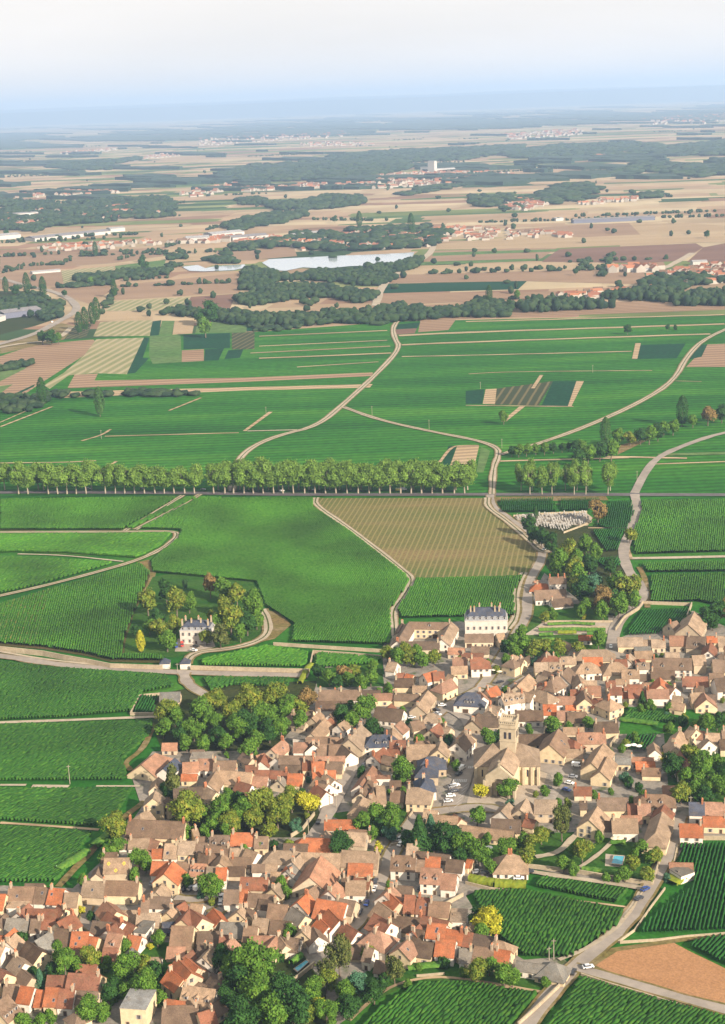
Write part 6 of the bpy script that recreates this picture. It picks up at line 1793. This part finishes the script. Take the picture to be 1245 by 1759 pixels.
def where(px, skip=()):
    d = sorted((math.hypot(px[0] - x, (px[1] - y) * 1.5), n, x, y) for n, x, y in LMK if n not in skip); _, n, x, y = d[0]; dx, dy = px[0] - x, px[1] - y
    rel = 'beside' if abs(dy) * 1.3 < abs(dx) else ('below' if dy > 0 else 'above')
    return rel, n, d[0][0]
ORD = ['first', 'second', 'third', 'fourth', 'fifth', 'sixth', 'seventh', 'eighth', 'ninth', 'tenth', 'eleventh', 'twelfth', 'thirteenth', 'fourteenth', 'fifteenth', 'sixteenth', 'seventeenth', 'eighteenth', 'nineteenth', 'twentieth'] + ['twenty ' + k for k in ('first', 'second', 'third', 'fourth', 'fifth', 'sixth', 'seventh', 'eighth', 'ninth')] + ['thirtieth'] + ['thirty ' + k for k in ('first', 'second', 'third', 'fourth', 'fifth', 'sixth', 'seventh', 'eighth', 'ninth')]
def finish(items, group):
    by = {}
    for it in items:
        if math.hypot(it['px'][0] - 200.5, it['px'][1] - 1473.9) < 2 and 'rc' in it: it['desc'], it['rel'], it['lm'] = 'tan roofed stone house with yellow lozenges on its roof', 'beside', 'the dirt path bushes'
    for it in items: by.setdefault(it['desc'] + ' ' + it['rel'] + ' ' + it['lm'], []).append(it)
    for k, v in by.items():
        if len(v) == 1: it = v[0]; it['label'] = k; continue
        v.sort(key=lambda q: q['dist'])
        for i, it in enumerate(v): it['label'] = '%s %s %s, %s out from it' % (it['desc'], it['rel'], it['lm'], ORD[i])
    for it in items: tag(it['o'], it['label'], it['cat'], group)
for h in HOUSES:
    if h['done']: continue
    ar = h['L'] * h['W']; sz = 'long' if h['L'] > 2.1 * h['W'] else ('tall' if h['H'] > 9.2 else ('small' if ar < 60 else ('big' if ar > 190 else '')))
    ft = []
    if h['hips'] == 'H': ft.append('hipped')
    if h['flat']: ft.append('flat')
    ex = ' with %s dormers' % {1: 'one', 2: 'two', 3: 'three', 4: 'four'}[h['d']] if h['d'] else (' with two chimneys' if h['c'] >= 2 else (' with skylights' if h['v'] else ''))
    if h['d'] == 1: ex = ' with one dormer'
    nm = h['o'].name.split('.')[0]
    h['desc'] = ' '.join(('%s %s %s roofed %s %s%s' % (sz, ' '.join(ft), RN[h['rc']], WN[h['wc']], nm, ex)).split()); h['rel'], h['lm'], h['dist'] = where(h['px']); h['cat'] = nm
finish([h for h in HOUSES if not h['done']], 'village buildings')
MN = dict(g='green', y='yellowing green', d='dark green', c='dark', p='green', b='blue green', q='olive green', r='reddish brown', a='pale green', Y='bright yellow')
tr = [t for t in TREES if t['kind'] != 'A']
for t in tr:
    nm = t['nm']; sz = ('large ' if t['w'] > 12 else ('small ' if t['w'] < 6 else '')) if nm == 'broadleaf_tree' else ''
    t['desc'] = '%s%s %s' % (sz, MN[t['mat']], nm.replace('_', ' ')); t['rel'], t['lm'], t['dist'] = where(t['px']); t['cat'] = 'shrub' if nm == 'shrub' else 'tree'
finish(tr, 'trees of the village and gardens')
for t in TREES:
    if t['kind'] == 'A':
        end = t['row']; i = t['i']; n = t['n']; s_ = 'open end' if i < n / 2 else 'cemetery end'
        if 'group' in end: lb = 'tall pale green plane tree, %s of the %s past the lane' % (ORD[i], end)
        else: lb = 'pollarded plane tree in the avenue %s, %s from its %s' % (end, ORD[i if i < n / 2 else n - 1 - i], s_)
        tag(t['o'], lb, 'tree', 'plane trees of the avenue')
print('trees', len(TREES))
print('KINDS', len(HOUSES), {k: sum(o.name.split('.')[0] == k and o.parent is None for o in bpy.data.objects) for k in ('house', 'outbuilding', 'broadleaf_tree', 'shrub', 'conifer', 'plane_tree', 'gravestone')})
